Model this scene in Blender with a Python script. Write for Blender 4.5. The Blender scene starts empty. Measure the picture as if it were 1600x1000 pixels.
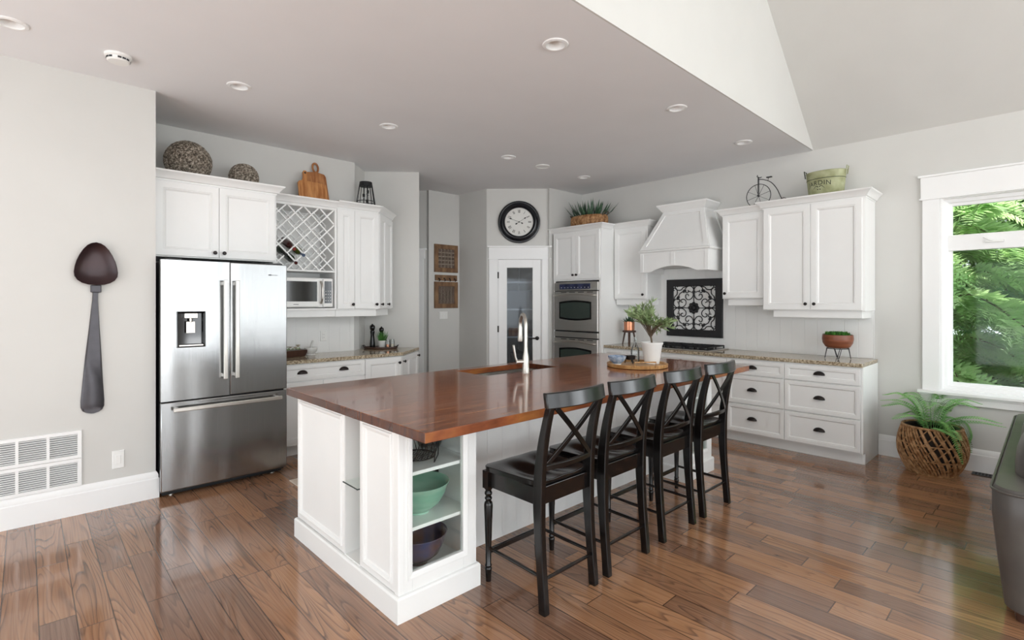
import bpy, bmesh, math, random
from mathutils import Vector, Matrix
PI = math.pi
rad = math.radians
random.seed(11)
scn = bpy.context.scene
C = scn.collection

# ------------------------------------------------------------------ camera
YAW = rad(46.54)
cam_d = bpy.data.cameras.new('camera')
cam = bpy.data.objects.new('camera', cam_d)
C.objects.link(cam)
cam.location = (0, 0, 1.48)
cam.rotation_euler = (PI / 2, 0, YAW - PI / 2)
cam_d.sensor_width = 36
cam_d.lens = 803 / 1600 * 36
cam_d.shift_y = -28 / 1600
cam_d.clip_start = 0.05
scn.camera = cam

# ------------------------------------------------------------------ world, sun, daylight, exposure
scn.view_settings.view_transform = 'Standard'
scn.view_settings.look = 'None'
scn.view_settings.gamma = 1
scn.view_settings.use_curve_mapping = False
scn.view_settings.exposure = 0.1
world = bpy.data.worlds.new('World')
scn.world = world
world.use_nodes = True
wn = world.node_tree.nodes
wl = world.node_tree.links
bg = wn['Background']
wtc = wn.new('ShaderNodeTexCoord')
wsep = wn.new('ShaderNodeSeparateXYZ')
wramp = wn.new('ShaderNodeValToRGB')
wl.new(wtc.outputs['Generated'], wsep.inputs[0])
wl.new(wsep.outputs['Z'], wramp.inputs[0])
wramp.color_ramp.elements[0].color = (.80, .86, .90, 1)
wramp.color_ramp.elements[1].color = (.78, .88, 1.0, 1)
wl.new(wramp.outputs[0], bg.inputs['Color'])
bg.inputs['Strength'].default_value = 2.6

def light(name, kind, loc, rot, energy, color=(1, 1, 1), sx=1, sy=1):
    l = bpy.data.lights.new(name, kind)
    l.energy = energy
    l.color = color
    if kind == 'AREA':
        l.shape = 'RECTANGLE'; l.size = sx; l.size_y = sy
    o = bpy.data.objects.new(name, l)
    o.location = loc; o.rotation_euler = rot
    C.objects.link(o)
    return o

sun = light('sun', 'SUN', (5, 12, 12), (rad(-14.5), rad(-50.4), 0), 10.5, (1, .96, .88))
sun.data.angle = rad(3)
# daylight standing in the big openings of the living room behind the camera
light('daylight_front', 'AREA', (1.5, -5.35, 1.75), (rad(-90), 0, PI), 190, (.96, .98, 1), 8.8, 3.0)
light('daylight_gable', 'AREA', (1.5, -5.35, 4.3), (rad(-90), 0, PI), 140, (.96, .98, 1), 4.6, 2.0)
light('daylight_west', 'AREA', (-3.4, .3, 1.6), (0, rad(-90), 0), 30, (.97, .98, 1), 2.6, 8.4)
light('daylight_right', 'AREA', (6.6, -3.2, 1.35), (0, rad(90), 0), 110, (.93, .97, 1), 2.3, 2.9)
# added upward-tilted fill lamps outside the openings, to brighten the ceilings
light('ceiling_fill', 'AREA', (1.5, -5.9, .05), (rad(135), 0, 0), 190, (.98, .99, 1), 8.0, 1.4)
light('ceiling_fill_west', 'AREA', (-3.9, 1.6, .05), (0, rad(-135), 0), 125, (.98, .99, 1), 2.4, 6.4)

# ------------------------------------------------------------------ materials
def col(h):
    h = h.lstrip('#')
    o = []
    for i in (0, 2, 4):
        v = int(h[i:i + 2], 16) / 255
        o.append(v / 12.92 if v <= .04045 else ((v + .055) / 1.055) ** 2.4)
    return (*o, 1)

class NT:
    def __init__(s, name):
        s.m = bpy.data.materials.new(name)
        s.m.use_nodes = True
        s.t = s.m.node_tree
        s.b = s.t.nodes['Principled BSDF']
        s.out = s.t.nodes['Material Output']
    def n(s, typ, **kw):
        nd = s.t.nodes.new('ShaderNode' + typ)
        for k, v in kw.items():
            if k.startswith('in_'):
                key = k[3:]
                key = int(key) if key.isdigit() else key
                s.put(nd.inputs[key], v)
            else:
                setattr(nd, k, v)
        return nd
    def put(s, sock, v):
        if hasattr(v, 'is_output'):
            s.t.links.new(v, sock)
        else:
            sock.default_value = v
    def math(s, op, a, b=0.0, c=0.0):
        nd = s.n('Math', operation=op)
        s.put(nd.inputs[0], a); s.put(nd.inputs[1], b)
        if op in ('MULTIPLY_ADD', 'SMOOTH_MIN'):
            s.put(nd.inputs[2], c)
        return nd.outputs[0]
    def ramp(s, fac, *stops, interp='LINEAR'):
        nd = s.n('ValToRGB')
        nd.color_ramp.interpolation = interp
        e = nd.color_ramp.elements
        while len(e) < len(stops):
            e.new(.5)
        for el, (p, c) in zip(e, stops):
            el.position = p; el.color = c
        s.put(nd.inputs[0], fac)
        return nd.outputs[0]
    def mix(s, fac, a, b, mode='MIX'):
        nd = s.n('Mix', data_type='RGBA', blend_type=mode)
        s.put(nd.inputs[0], fac); s.put(nd.inputs[6], a); s.put(nd.inputs[7], b)
        return nd.outputs[2]
    def coord(s, scale=(1, 1, 1), kind='Object'):
        tc = s.n('TexCoord')
        mp = s.n('Mapping')
        mp.inputs['Scale'].default_value = scale
        s.t.links.new(tc.outputs[kind], mp.inputs[0])
        return mp.outputs[0]
    def noise(s, vec, scale, detail=2.0, rough=.5, dist=0.0):
        return s.n('TexNoise', in_Vector=vec, in_Scale=scale, in_Detail=detail, in_Roughness=rough, in_Distortion=dist)
    def bump(s, h, strength=.2, dist=.01):
        nd = s.n('Bump', in_Strength=strength, in_Distance=dist, in_Height=h)
        s.t.links.new(nd.outputs[0], s.b.inputs['Normal'])
    def set(s, **kw):
        for k, v in kw.items():
            s.put(s.b.inputs[k.replace('_', ' ')], v)
        return s

def plain(name, hexcol, rough=.5, metal=0.0, var=.05, scale=12, bump=0.0, spec=.5, stretch=(1, 1, 1), hex2=None, coat=0.0):
    """A paint / plastic / metal with slight procedural mottling."""
    t = NT(name)
    v = t.coord(stretch)
    nz = t.noise(v, scale, 3)
    a = col(hexcol)
    b2 = col(hex2) if hex2 else tuple([x * (1 - var) for x in a[:3]] + [1])
    lo, hi = (.35, .65)
    cc = t.ramp(nz.outputs[0], (lo, a), (hi, b2))
    t.set(Base_Color=cc, Roughness=rough, Metallic=metal)
    t.b.inputs['Specular IOR Level'].default_value = spec
    if coat:
        t.b.inputs['Coat Weight'].default_value = coat
        t.b.inputs['Coat Roughness'].default_value = .08
    if bump:
        t.bump(nz.outputs[0], bump, .004)
    return t.m

M = {}
M['wall'] = plain('wall_paint', '#d3d2ce', .85, var=.02, scale=3, spec=.2)
M['ceil'] = plain('ceiling_paint', '#e9e9ea', .9, var=.02, scale=2, spec=.15)
M['white'] = plain('white_cabinet_paint', '#efefed', .38, var=.015, scale=5, spec=.4)
M['trim'] = plain('white_trim_paint', '#f2f2f1', .4, var=.012, scale=4, spec=.4)
M['plasticw'] = plain('white_plastic', '#efefec', .35, var=.02, scale=20)
M['black'] = plain('black_stool_lacquer', '#09090a', .2, var=.35, scale=9, spec=.5, stretch=(1, 1, .25), hex2='#110e0d')
M['iron'] = plain('black_iron', '#17171a', .5, var=.3, scale=25, bump=.15)
M['bronze'] = plain('dark_bronze', '#2a2422', .35, .6, var=.25, scale=40)
M['spoonhead'] = plain('spoon_dark_bowl', '#3a2526', .33, .35, var=.3, scale=6, hex2='#2c1d20')
M['spoonhandle'] = plain('spoon_pewter_handle', '#4a484c', .38, .5, var=.15, scale=18)
M['chrome'] = plain('brushed_nickel', '#cfcbc4', .34, 1, var=.06, scale=30)
M['blackglass'] = plain('black_glass', '#0c0d0f', .06, var=.2, scale=6, spec=.7)
M['darkgrey'] = plain('dark_grey_metal', '#3a3b3d', .45, .3, var=.1, scale=20)
M['sofa'] = plain('grey_leather', '#5d5954', .40, var=.18, scale=5, bump=.25, hex2='#504c49')
M['copper'] = plain('copper', '#c98a6b', .28, .9, var=.1, scale=8, stretch=(3, 3, .4))
M['darkwood'] = plain('dark_brown_wood', '#4b2f22', .45, var=.3, scale=14, stretch=(1, 1, .2))
M['bowlwood'] = plain('red_brown_planter', '#8a5136', .4, var=.25, scale=9, stretch=(.5, .5, 4), hex2='#6f3c28')
M['acacia'] = plain('orange_acacia_wood', '#b9804f', .45, var=.3, scale=9, stretch=(4, 1, .6), hex2='#8a4f28')
M['acacia2'] = plain('pale_acacia_wood', '#d0955c', .45, var=.3, scale=7, stretch=(4, 1, .6), hex2='#a0622f')
M['trayw'] = plain('honey_wood_tray', '#c69a63', .35, var=.25, scale=14, stretch=(5, 1, 1), hex2='#a3743f')
M['soil'] = plain('dark_soil', '#2b211a', .95, var=.4, scale=60, bump=.5)
M['pot'] = plain('white_ceramic', '#ecebe8', .3, var=.02, scale=8)
M['marble'] = plain('pale_grey_marble', '#e4e4e0', .3, var=.1, scale=7, hex2='#c9c9c6')
M['leafolive'] = plain('olive_leaf', '#a3b586', .5, var=.3, scale=14, hex2='#6a824e')
M['leaffern'] = plain('fern_leaf', '#8fc070', .5, var=.3, scale=14, hex2='#5d9a4c')
M['leafdark'] = plain('succulent_leaf', '#4c6a4e', .5, var=.3, scale=22, hex2='#2f4a38')
M['grass'] = plain('fresh_green_blade', '#4f8c35', .5, var=.3, scale=22, hex2='#39702a')
M['bark'] = plain('brown_bark', '#6b5a48', .8, var=.3, scale=14, bump=.4)
M['cork'] = plain('beige_paper', '#cfc3ae', .8, var=.1, scale=20)
M['bucket'] = plain('weathered_green_paint', '#b3b692', .7, var=.2, scale=11, bump=.2, hex2='#93966f')
M['ink'] = plain('dark_stencil_ink', '#3c4032', .8, var=.2, scale=30)
M['dial'] = plain('clock_dial_paper', '#e3e2dd', .6, var=.04, scale=9)
M['clockrim'] = plain('clock_black_rim', '#15181e', .25, var=.3, scale=7)
M['wickerdk'] = plain('grey_brown_twig', '#7b7062', .8, var=.4, scale=40, hex2='#453d34')
M['wicker'] = plain('brown_rattan', '#c0966a', .65, var=.4, scale=30, hex2='#80552f')
M['plaque'] = plain('carved_brown_wood', '#8c6c4d', .7, var=.35, scale=22, hex2='#6a4c35', stretch=(1, 1, .3))
M['plaquedk'] = plain('dark_carving', '#4d3d36', .75, var=.4, scale=40, hex2='#6e5d52')
M['green_glaze'] = plain('celadon_glaze', '#7fae98', .12, var=.25, scale=3, stretch=(1, 1, 4), hex2='#a9cbb8', spec=.6)
M['dark_glaze'] = plain('blue_brown_glaze', '#4a4c6c', .08, var=.5, scale=7, hex2='#6a4d42', spec=.6)
M['blue_glaze'] = plain('blue_white_glaze', '#5f7fa6', .2, var=.4, scale=26, hex2='#b9c6d3')
M['rubber'] = plain('black_rubber', '#1a1a1a', .7, var=.1)
M['wine_green'] = plain('dark_green_bottle', '#1d2a1c', .12, var=.2, spec=.6)
M['wine_olive'] = plain('olive_bottle', '#5d6a2c', .15, var=.2, spec=.6)
M['wine_red'] = plain('dark_red_bottle', '#4a1a18', .2, var=.3, spec=.6)
M['foil_red'] = plain('red_foil', '#8f3a36', .35, .3, var=.2)
M['foil_blue'] = plain('blue_grey_foil', '#5b6b86', .35, .3, var=.2)
M['screen'] = plain('oven_display', '#22263a', .1, var=.3, scale=10, hex2='#3a3f5e')
M['ground'] = plain('garden_soil', '#4a4a2e', .95, var=.4, scale=2, hex2='#3a5a2a')
M['mat'] = plain('cream_mat', '#d9cabb', .9, var=.1, scale=60)

# glass: thin sheet, mostly transparent with Fresnel reflection
def glass(name, tint=(1, 1, 1, 1), refl=.08, reeded=0.0, milk=0.0):
    t = NT(name)
    tr = t.n('BsdfTransparent', in_Color=tint)
    gl = t.n('BsdfGlossy', in_Roughness=.03)
    fr = t.n('Fresnel', in_IOR=1.45)
    fac = t.math('MULTIPLY', fr.outputs[0], refl)
    mx = t.n('MixShader')
    t.put(mx.inputs[0], fac)
    t.t.links.new(tr.outputs[0], mx.inputs[1]); t.t.links.new(gl.outputs[0], mx.inputs[2])
    last = mx.outputs[0]
    v = t.coord((1, 1, 1))
    nz = t.noise(v, 6, 2)
    t.put(gl.inputs['Color'], t.ramp(nz.outputs[0], (0, (.9, .93, .93, 1)), (1, (1, 1, 1, 1))))
    if reeded:
        sx = t.n('SeparateXYZ', in_0=v).outputs[0]
        w = t.math('SINE', t.math('MULTIPLY', sx, 2 * PI / .022))
        n2 = t.noise(t.coord((30, 30, .6)), 1.0, 2)
        rf = t.n('BsdfRefraction', in_Roughness=.14, in_IOR=1.12, in_Color=(.75, .78, .82, 1))
        bp = t.n('Bump', in_Strength=1.0, in_Distance=.006, in_Height=w)
        t.t.links.new(bp.outputs[0], rf.inputs['Normal'])
        df = t.n('BsdfDiffuse', in_Color=(.75, .77, .8, 1))
        m2 = t.n('MixShader'); t.put(m2.inputs[0], t.math('MULTIPLY', n2.outputs[0], milk * 2))
        t.t.links.new(rf.outputs[0], m2.inputs[1]); t.t.links.new(df.outputs[0], m2.inputs[2])
        m3 = t.n('MixShader'); t.put(m3.inputs[0], fac)
        t.t.links.new(m2.outputs[0], m3.inputs[1]); t.t.links.new(gl.outputs[0], m3.inputs[2])
        last = m3.outputs[0]
    t.t.links.new(last, t.out.inputs[0])
    return t.m
M['glass'] = glass('clear_glass', (.97, .99, .98, 1), .25)
M['glassedge'] = plain('green_glass_edge', '#2b3a36', .1, var=.2)
M['reeded'] = glass('reeded_glass', (.9, .92, .95, 1), 1.0, 1.0, .03)
M['slate'] = plain('slate_blue_bin', '#3f434d', .6, var=.2, scale=12)
M['bottleglass'] = glass('clear_bottle_glass', (.98, .99, .99, 1), .9)

# floor: hardwood planks running along Y
def floor_mat():
    t = NT('hardwood_plank_floor')
    v = t.coord()
    s = t.n('SeparateXYZ', in_0=v)
    u = t.math('DIVIDE', t.math('ADD', s.outputs[0], .084), .13)
    row = t.math('FLOOR', u)
    fu = t.math('FRACT', u)
    w1 = t.n('TexWhiteNoise', noise_dimensions='1D', in_W=row)
    w2 = t.n('TexWhiteNoise', noise_dimensions='1D', in_W=t.math('ADD', row, 91.3))
    ln = t.math('MULTIPLY_ADD', w1.outputs[0], .55, .62)
    vv = t.math('ADD', t.math('DIVIDE', s.outputs[1], ln), t.math('MULTIPLY', w2.outputs[0], 17.0))
    seg = t.math('FLOOR', vv)
    fv = t.math('FRACT', vv)
    idv = t.n('CombineXYZ', in_0=row, in_1=seg)
    wid = t.n('TexWhiteNoise', noise_dimensions='2D', in_Vector=idv.outputs[0])
    rid = wid.outputs[0]
    base = t.ramp(rid, (0, col('#755342')), (.3, col('#8f664d')), (.6, col('#a27352')), (1, col('#b3815b')))
    # grain in plank space, shifted per plank
    gx = t.math('ADD', s.outputs[0], t.math('MULTIPLY', rid, 37.0))
    gy = t.math('ADD', t.math('MULTIPLY', s.outputs[1], .10), t.math('MULTIPLY', rid, 11.0))
    gv = t.n('CombineXYZ', in_0=gx, in_1=gy).outputs[0]
    n1 = t.noise(gv, 6.5, 1.5, .45, .5)
    rings = t.math('FRACT', t.math('MULTIPLY', n1.outputs[0], 19.0))
    ringm = t.ramp(rings, (0, (.0, .0, .0, 1)), (.10, (1, 1, 1, 1)), (.75, (.75, .75, .75, 1)), (1, (.0, .0, .0, 1)))
    big = t.noise(gv, 2.6, 3, .6)
    fib = t.noise(t.n('CombineXYZ', in_0=t.math('MULTIPLY', gx, 130.0), in_1=t.math('MULTIPLY', gy, 22.0)).outputs[0], 1.0, 2)
    amt = t.ramp(big.outputs[0], (.36, (.2, .2, .2, 1)), (.60, (.9, .9, .9, 1)))
    c1 = t.mix(t.math('MULTIPLY', t.math('SUBTRACT', 1.0, ringm), amt), base, col('#4a2d20'))
    c2 = t.mix(t.math('MULTIPLY', t.ramp(big.outputs[0], (.55, (0, 0, 0, 1)), (.75, (1, 1, 1, 1))), .6), c1, col('#55392b'))
    c3 = t.mix(.16, c2, t.ramp(fib.outputs[0], (.3, (.1, .06, .04, 1)), (.7, (.62, .42, .28, 1))))
    # joints
    du = t.math('MULTIPLY', t.math('MINIMUM', fu, t.math('SUBTRACT', 1.0, fu)), .13)
    dv = t.math('MULTIPLY', t.math('MINIMUM', fv, t.math('SUBTRACT', 1.0, fv)), ln)
    dd = t.math('MINIMUM', du, dv)
    gap = t.ramp(dd, (0.0, (1, 1, 1, 1)), (.0018, (1, 1, 1, 1)), (.0034, (0, 0, 0, 1)))
    c4 = t.mix(t.math('MULTIPLY', gap, .95), c3, col('#22140f'))
    rough = t.math('MULTIPLY_ADD', big.outputs[0], .12, .09)
    t.set(Base_Color=c4, Roughness=rough)
    t.b.inputs['Specular IOR Level'].default_value = .5
    t.b.inputs['Coat Weight'].default_value = .45
    t.b.inputs['Coat Roughness'].default_value = .06
    hh = t.math('SUBTRACT', t.math('MULTIPLY', n1.outputs[0], .25), gap)
    t.bump(hh, .15, .002)
    return t.m
M['floor'] = floor_mat()

def wood_top():
    t = NT('red_walnut_butcher_block')
    v = t.coord()
    s = t.n('SeparateXYZ', in_0=v)
    u = t.math('DIVIDE', s.outputs[1], .105)
    row = t.math('FLOOR', u)
    fu = t.math('FRACT', u)
    w = t.n('TexWhiteNoise', noise_dimensions='1D', in_W=row)
    gx = t.math('ADD', t.math('MULTIPLY', s.outputs[0], .28), t.math('MULTIPLY', w.outputs[0], 19.0))
    gv = t.n('CombineXYZ', in_0=gx, in_1=t.math('MULTIPLY', s.outputs[1], 5.0), in_2=s.outputs[2]).outputs[0]
    n1 = t.noise(gv, 7, 4, .6, .6)
    n2 = t.noise(gv, 60, 2, .5)
    base = t.ramp(n1.outputs[0], (.33, col('#4a281c')), (.46, col('#834a2f')), (.56, col('#985836')), (.68, col('#b4763f')))
    tone = t.mix(t.math('MULTIPLY', w.outputs[0], .35), base, col('#4f2a1c'))
    fine = t.mix(.12, tone, t.ramp(n2.outputs[0], (.3, col('#3a1c12')), (.7, col('#a9653c'))))
    d = t.math('MINIMUM', fu, t.math('SUBTRACT', 1.0, fu))
    c2 = t.mix(t.ramp(d, (0, (.45, .45, .45, 1)), (.012, (0, 0, 0, 1))), fine, col('#2c140d'))
    gn = t.n('NewGeometry')
    endg = t.ramp(t.math('ABSOLUTE', t.n('SeparateXYZ', in_0=gn.outputs['Normal']).outputs[0]), (.6, (0, 0, 0, 1)), (.8, (.75, .75, .75, 1)))
    c2 = t.mix(endg, c2, col('#3a2119'))   # end grain is darker
    t.set(Base_Color=c2, Roughness=t.math('MULTIPLY_ADD', n1.outputs[0], .1, .11))
    t.b.inputs['Specular IOR Level'].default_value = .3
    t.b.inputs['Coat Weight'].default_value = .3
    t.b.inputs['Coat Roughness'].default_value = .05
    return t.m
M['top'] = wood_top()

def granite():
    t = NT('speckled_granite')
    v = t.coord()
    n1 = t.noise(v, 55, 4, .7)
    n2 = t.noise(v, 130, 2, .6)
    vo = t.n('TexVoronoi', in_Vector=v, in_Scale=95.0)
    c1 = t.ramp(n1.outputs[0], (.30, col('#3a322b')), (.42, col('#8b7a63')), (.55, col('#c2b398')), (.75, col('#ded6c6')))
    c2 = t.mix(t.ramp(vo.outputs['Distance'], (.1, (1, 1, 1, 1)), (.28, (0, 0, 0, 1))), c1, col('#6a5a49'))
    c3 = t.mix(t.ramp(n2.outputs[0], (.6, (0, 0, 0, 1)), (.68, (.9, .9, .9, 1))), c2, col('#211c19'))
    t.set(Base_Color=c3, Roughness=.07)
    return t.m
M['granite'] = granite()

def steel(name, base='#b9b9b8', rough=.2, wave=.0, vertical=True):
    t = NT(name)
    v = t.coord((60, 60, .8) if vertical else (.8, .8, 60))
    nz = t.noise(v, 4, 2)
    cc = t.ramp(nz.outputs[0], (.3, col(base)), (.7, tuple([x * 1.12 for x in col(base)[:3]] + [1])))
    t.set(Base_Color=cc, Metallic=1.0, Roughness=t.math('MULTIPLY_ADD', nz.outputs[0], .06, rough - .03))
    lo = t.noise(t.coord((3.2, 3.2, .7)), 1.0, 1, .4, .4)
    hh = t.math('ADD', t.math('MULTIPLY', lo.outputs[0], wave), t.math('MULTIPLY', nz.outputs[0], .002))
    t.bump(hh, .35, .05)
    return t.m
M['steel'] = steel('stainless_fridge_steel', '#9b9c9c', .2, .9)
M['steel2'] = steel('stainless_oven_steel', '#d2cfcb', .3, .03, False)

def bead(name, axis=0, pitch=.122):
    t = NT(name)
    v = t.coord()
    s = t.n('SeparateXYZ', in_0=v)
    f = t.math('FRACT', t.math('DIVIDE', s.outputs[axis], pitch))
    d = t.math('MULTIPLY', t.math('MINIMUM', f, t.math('SUBTRACT', 1.0, f)), pitch)
    g = t.ramp(d, (0, (0, 0, 0, 1)), (.0035, (1, 1, 1, 1)))
    nz = t.noise(v, 5, 2)
    cc = t.mix(nz.outputs[0], col('#efefed'), col('#e9e9e7'))
    t.set(Base_Color=cc, Roughness=.42)
    t.bump(g, .6, .003)
    return t.m
M['bead_x'] = bead('white_beadboard_x', 0)
M['bead_y'] = bead('white_beadboard_y', 1)

def wickerball():
    t = NT('woven_twig_ball')
    v = t.coord()
    n1 = t.noise(v, 60, 3, .7)
    c1 = t.ramp(n1.outputs[0], (.35, col('#3d362f')), (.5, col('#857a6c')), (.65, col('#c2b8aa')))
    t.set(Base_Color=c1, Roughness=.85)
    return t.m
M['twig'] = wickerball()

def worn_black():
    t = NT('worn_black_lacquer')
    v = t.coord((1, 1, .25))
    nz = t.noise(v, 9, 3)
    n2 = t.noise(t.coord(), 23, 3, .7)
    gn = t.n('NewGeometry')
    edge = t.ramp(gn.outputs['Pointiness'], (.54, (0, 0, 0, 1)), (.60, (1, 1, 1, 1)))
    worn = t.math('MULTIPLY', edge, t.ramp(n2.outputs[0], (.5, (0, 0, 0, 1)), (.62, (.25, .25, .25, 1))))
    base = t.ramp(nz.outputs[0], (.35, col('#09090a')), (.65, col('#110e0d')))
    t.set(Base_Color=t.mix(worn, base, col('#5a3a26')), Roughness=.2)
    return t.m
M['stool'] = worn_black()

def foliage(name, h1, h2, trans=.5):
    t = NT(name)
    v = t.coord()
    nz = t.noise(v, 3.0, 3)
    cc = t.ramp(nz.outputs[0], (.3, col(h1)), (.7, col(h2)))
    df = t.n('BsdfDiffuse'); t.put(df.inputs[0], cc)
    tl = t.n('BsdfTranslucent'); t.put(tl.inputs[0], cc)
    mx = t.n('MixShader', in_0=trans)
    t.t.links.new(df.outputs[0], mx.inputs[1]); t.t.links.new(tl.outputs[0], mx.inputs[2])
    t.t.links.new(mx.outputs[0], t.out.inputs[0])
    return t.m
M['cedar'] = foliage('cedar_foliage', '#9fc682', '#d6e8b8')
M['cedar2'] = foliage('dark_cedar_foliage', '#86b583', '#b9d9aa')
M['shrub'] = foliage('bright_shrub_foliage', '#9acb78', '#cfe8b0')

# ------------------------------------------------------------------ mesh helpers
class MB:
    def __init__(s):
        s.v = []; s.f = []; s.X = None
    def add(s, vs, fs):
        b = len(s.v)
        if s.X is not None:
            vs = [s.X @ Vector(p) for p in vs]
        s.v += [tuple(p) for p in vs]
        s.f += [[b + i for i in f] for f in fs]
        return s
    def box(s, x0, x1, y0, y1, z0, z1):
        return s.add([(x0, y0, z0), (x1, y0, z0), (x1, y1, z0), (x0, y1, z0), (x0, y0, z1), (x1, y0, z1), (x1, y1, z1), (x0, y1, z1)],
                     [(0, 3, 2, 1), (4, 5, 6, 7), (0, 1, 5, 4), (1, 2, 6, 5), (2, 3, 7, 6), (3, 0, 4, 7)])
    def prism(s, poly, a, b, axis='z'):
        n = len(poly)
        def P(p, t):
            return (p[0], p[1], t) if axis == 'z' else ((p[0], t, p[1]) if axis == 'y' else (t, p[0], p[1]))
        vs = [P(p, a) for p in poly] + [P(p, b) for p in poly]
        fs = [list(range(n))[::-1], list(range(n, 2 * n))] + [[i, (i + 1) % n, n + (i + 1) % n, n + i] for i in range(n)]
        return s.add(vs, fs)
    def nest(s, x0, x1, z0, z1, loops, cap=True, back=True):
        """nested rectangles in the xz plane: loops of (inset, y)"""
        vs = []; fs = []
        for (i, y) in loops:
            vs += [(x0 + i, y, z0 + i), (x1 - i, y, z0 + i), (x1 - i, y, z1 - i), (x0 + i, y, z1 - i)]
        for k in range(len(loops) - 1):
            for j in range(4):
                a = 4 * k + j; b = 4 * k + (j + 1) % 4
                fs.append((a, b, b + 4, a + 4))
        if cap:
            k = 4 * (len(loops) - 1); fs.append((k, k + 1, k + 2, k + 3))
        if back:
            fs.append((3, 2, 1, 0))
        return s.add(vs, fs)
    def tube(s, pts, r, n=8, closed=False, caps=True, flat=None):
        pts = [Vector(p) for p in pts]
        m = len(pts)
        rs = r if isinstance(r, (list, tuple)) else [r] * m
        vs = []; fs = []
        prev = None
        for i, p in enumerate(pts):
            if closed:
                d = pts[(i + 1) % m] - pts[i - 1]
            else:
                d = pts[min(i + 1, m - 1)] - pts[max(i - 1, 0)]
            if d.length < 1e-9: d = Vector((0, 0, 1))
            d.normalize()
            if prev is None:
                up = Vector((0, 0, 1)) if abs(d.z) < .9 else Vector((1, 0, 0))
                a = d.cross(up).normalized()
            else:
                a = (prev - d * prev.dot(d))
                a = a.normalized() if a.length > 1e-6 else d.orthogonal().normalized()
            prev = a
            b = d.cross(a)
            for k in range(n):
                t = 2 * PI * k / n + (PI / 4 if n == 4 else 0)
                q = a * math.cos(t) * rs[i] + b * math.sin(t) * rs[i] * (flat or 1)
                vs.append(p + q)
        rg = m if closed else m - 1
        for i in range(rg):
            for k in range(n):
                a0 = i * n + k; a1 = i * n + (k + 1) % n
                b0 = ((i + 1) % m) * n + k; b1 = ((i + 1) % m) * n + (k + 1) % n
                fs.append((a0, a1, b1, b0))
        if caps and not closed:
            fs.append(tuple(range(n))[::-1]); fs.append(tuple(range((m - 1) * n, m * n)))
        return s.add(vs, fs)
    def lathe(s, prof, c=(0, 0, 0), n=24, axis='z', ex=1.0, ey=1.0, caps=True):
        vs = []; fs = []
        m = len(prof)
        for (r, z) in prof:
            r = max(r, 1e-5)
            for k in range(n):
                t = 2 * PI * k / n
                x, y = r * math.cos(t) * ex, r * math.sin(t) * ey
                if axis == 'z': q = (c[0] + x, c[1] + y, c[2] + z)
                elif axis == 'y': q = (c[0] + x, c[1] + z, c[2] + y)
                else: q = (c[0] + z, c[1] + x, c[2] + y)
                vs.append(q)
        for i in range(m - 1):
            for k in range(n):
                fs.append((i * n + k, i * n + (k + 1) % n, (i + 1) * n + (k + 1) % n, (i + 1) * n + k))
        if caps:
            fs.append(tuple(range(n))[::-1]); fs.append(tuple(range((m - 1) * n, m * n)))
        return s.add(vs, fs)
    def ball(s, c, r, n=12, sc=(1, 1, 1)):
        prof = [(r * math.sin(PI * i / n), -r * math.cos(PI * i / n)) for i in range(n + 1)]
        vs = []; fs = []
        for (q, z) in prof:
            for k in range(n):
                t = 2 * PI * k / n
                vs.append((c[0] + q * math.cos(t) * sc[0], c[1] + q * math.sin(t) * sc[1], c[2] + z * sc[2]))
        for i in range(n):
            for k in range(n):
                fs.append((i * n + k, i * n + (k + 1) % n, (i + 1) * n + (k + 1) % n, (i + 1) * n + k))
        return s.add(vs, fs)
    def mold(s, path, prof, closed=False):
        """sweep a closed profile (out, z) along an xy path; out is to the right of travel"""
        n = len(path); m = len(prof)
        P = [Vector((p[0], p[1])) for p in path]
        vs = []; fs = []
        for i in range(n):
            def nrm(a, b):
                d = (b - a).normalized(); return Vector((d.y, -d.x))
            if closed:
                n1 = nrm(P[i - 1], P[i]); n2 = nrm(P[i], P[(i + 1) % n])
            else:
                n1 = nrm(P[max(i - 1, 0)], P[max(i, 1)]) if i > 0 else nrm(P[0], P[1])
                n2 = nrm(P[i], P[i + 1]) if i < n - 1 else n1
            b = n1 + n2
            b = b / max(b.dot(n1), .2)
            for (o, z) in prof:
                q = P[i] + b * o
                vs.append((q.x, q.y, z))
        for i in range(n if closed else n - 1):
            for k in range(m):
                a = i * m + k; a2 = i * m + (k + 1) % m
                b = ((i + 1) % n) * m + k; b2 = ((i + 1) % n) * m + (k + 1) % m
                fs.append((a, a2, b2, b))
        if not closed:
            fs.append(tuple(range(m))[::-1]); fs.append(tuple(range((n - 1) * m, n * m)))
        return s.add(vs, fs)
    def leaf(s, p, d, up, L, W, fold=.25, bend=0.0):
        p = Vector(p); d = Vector(d).normalized(); up = Vector(up)
        sd = d.cross(up)
        sd = sd.normalized() if sd.length > 1e-5 else d.orthogonal().normalized()
        nn = sd.cross(d).normalized()
        a = p; m = p + d * L * .5 + nn * bend * L * .5; e = p + d * L - nn * bend * L * .3
        l = m + sd * W * .5 + nn * W * fold; r = m - sd * W * .5 + nn * W * fold
        return s.add([a, l, e, r, m], [(0, 1, 4), (1, 2, 4), (2, 3, 4), (3, 0, 4)])
    def grid(s, fn, nu, nv, closed_u=False):
        vs = [fn(i / (nu - (0 if closed_u else 1)), j / (nv - 1)) for j in range(nv) for i in range(nu)]
        fs = []
        for j in range(nv - 1):
            for i in range(nu if closed_u else nu - 1):
                i2 = (i + 1) % nu
                fs.append((j * nu + i, j * nu + i2, (j + 1) * nu + i2, (j + 1) * nu + i))
        return s.add(vs, fs)

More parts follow.
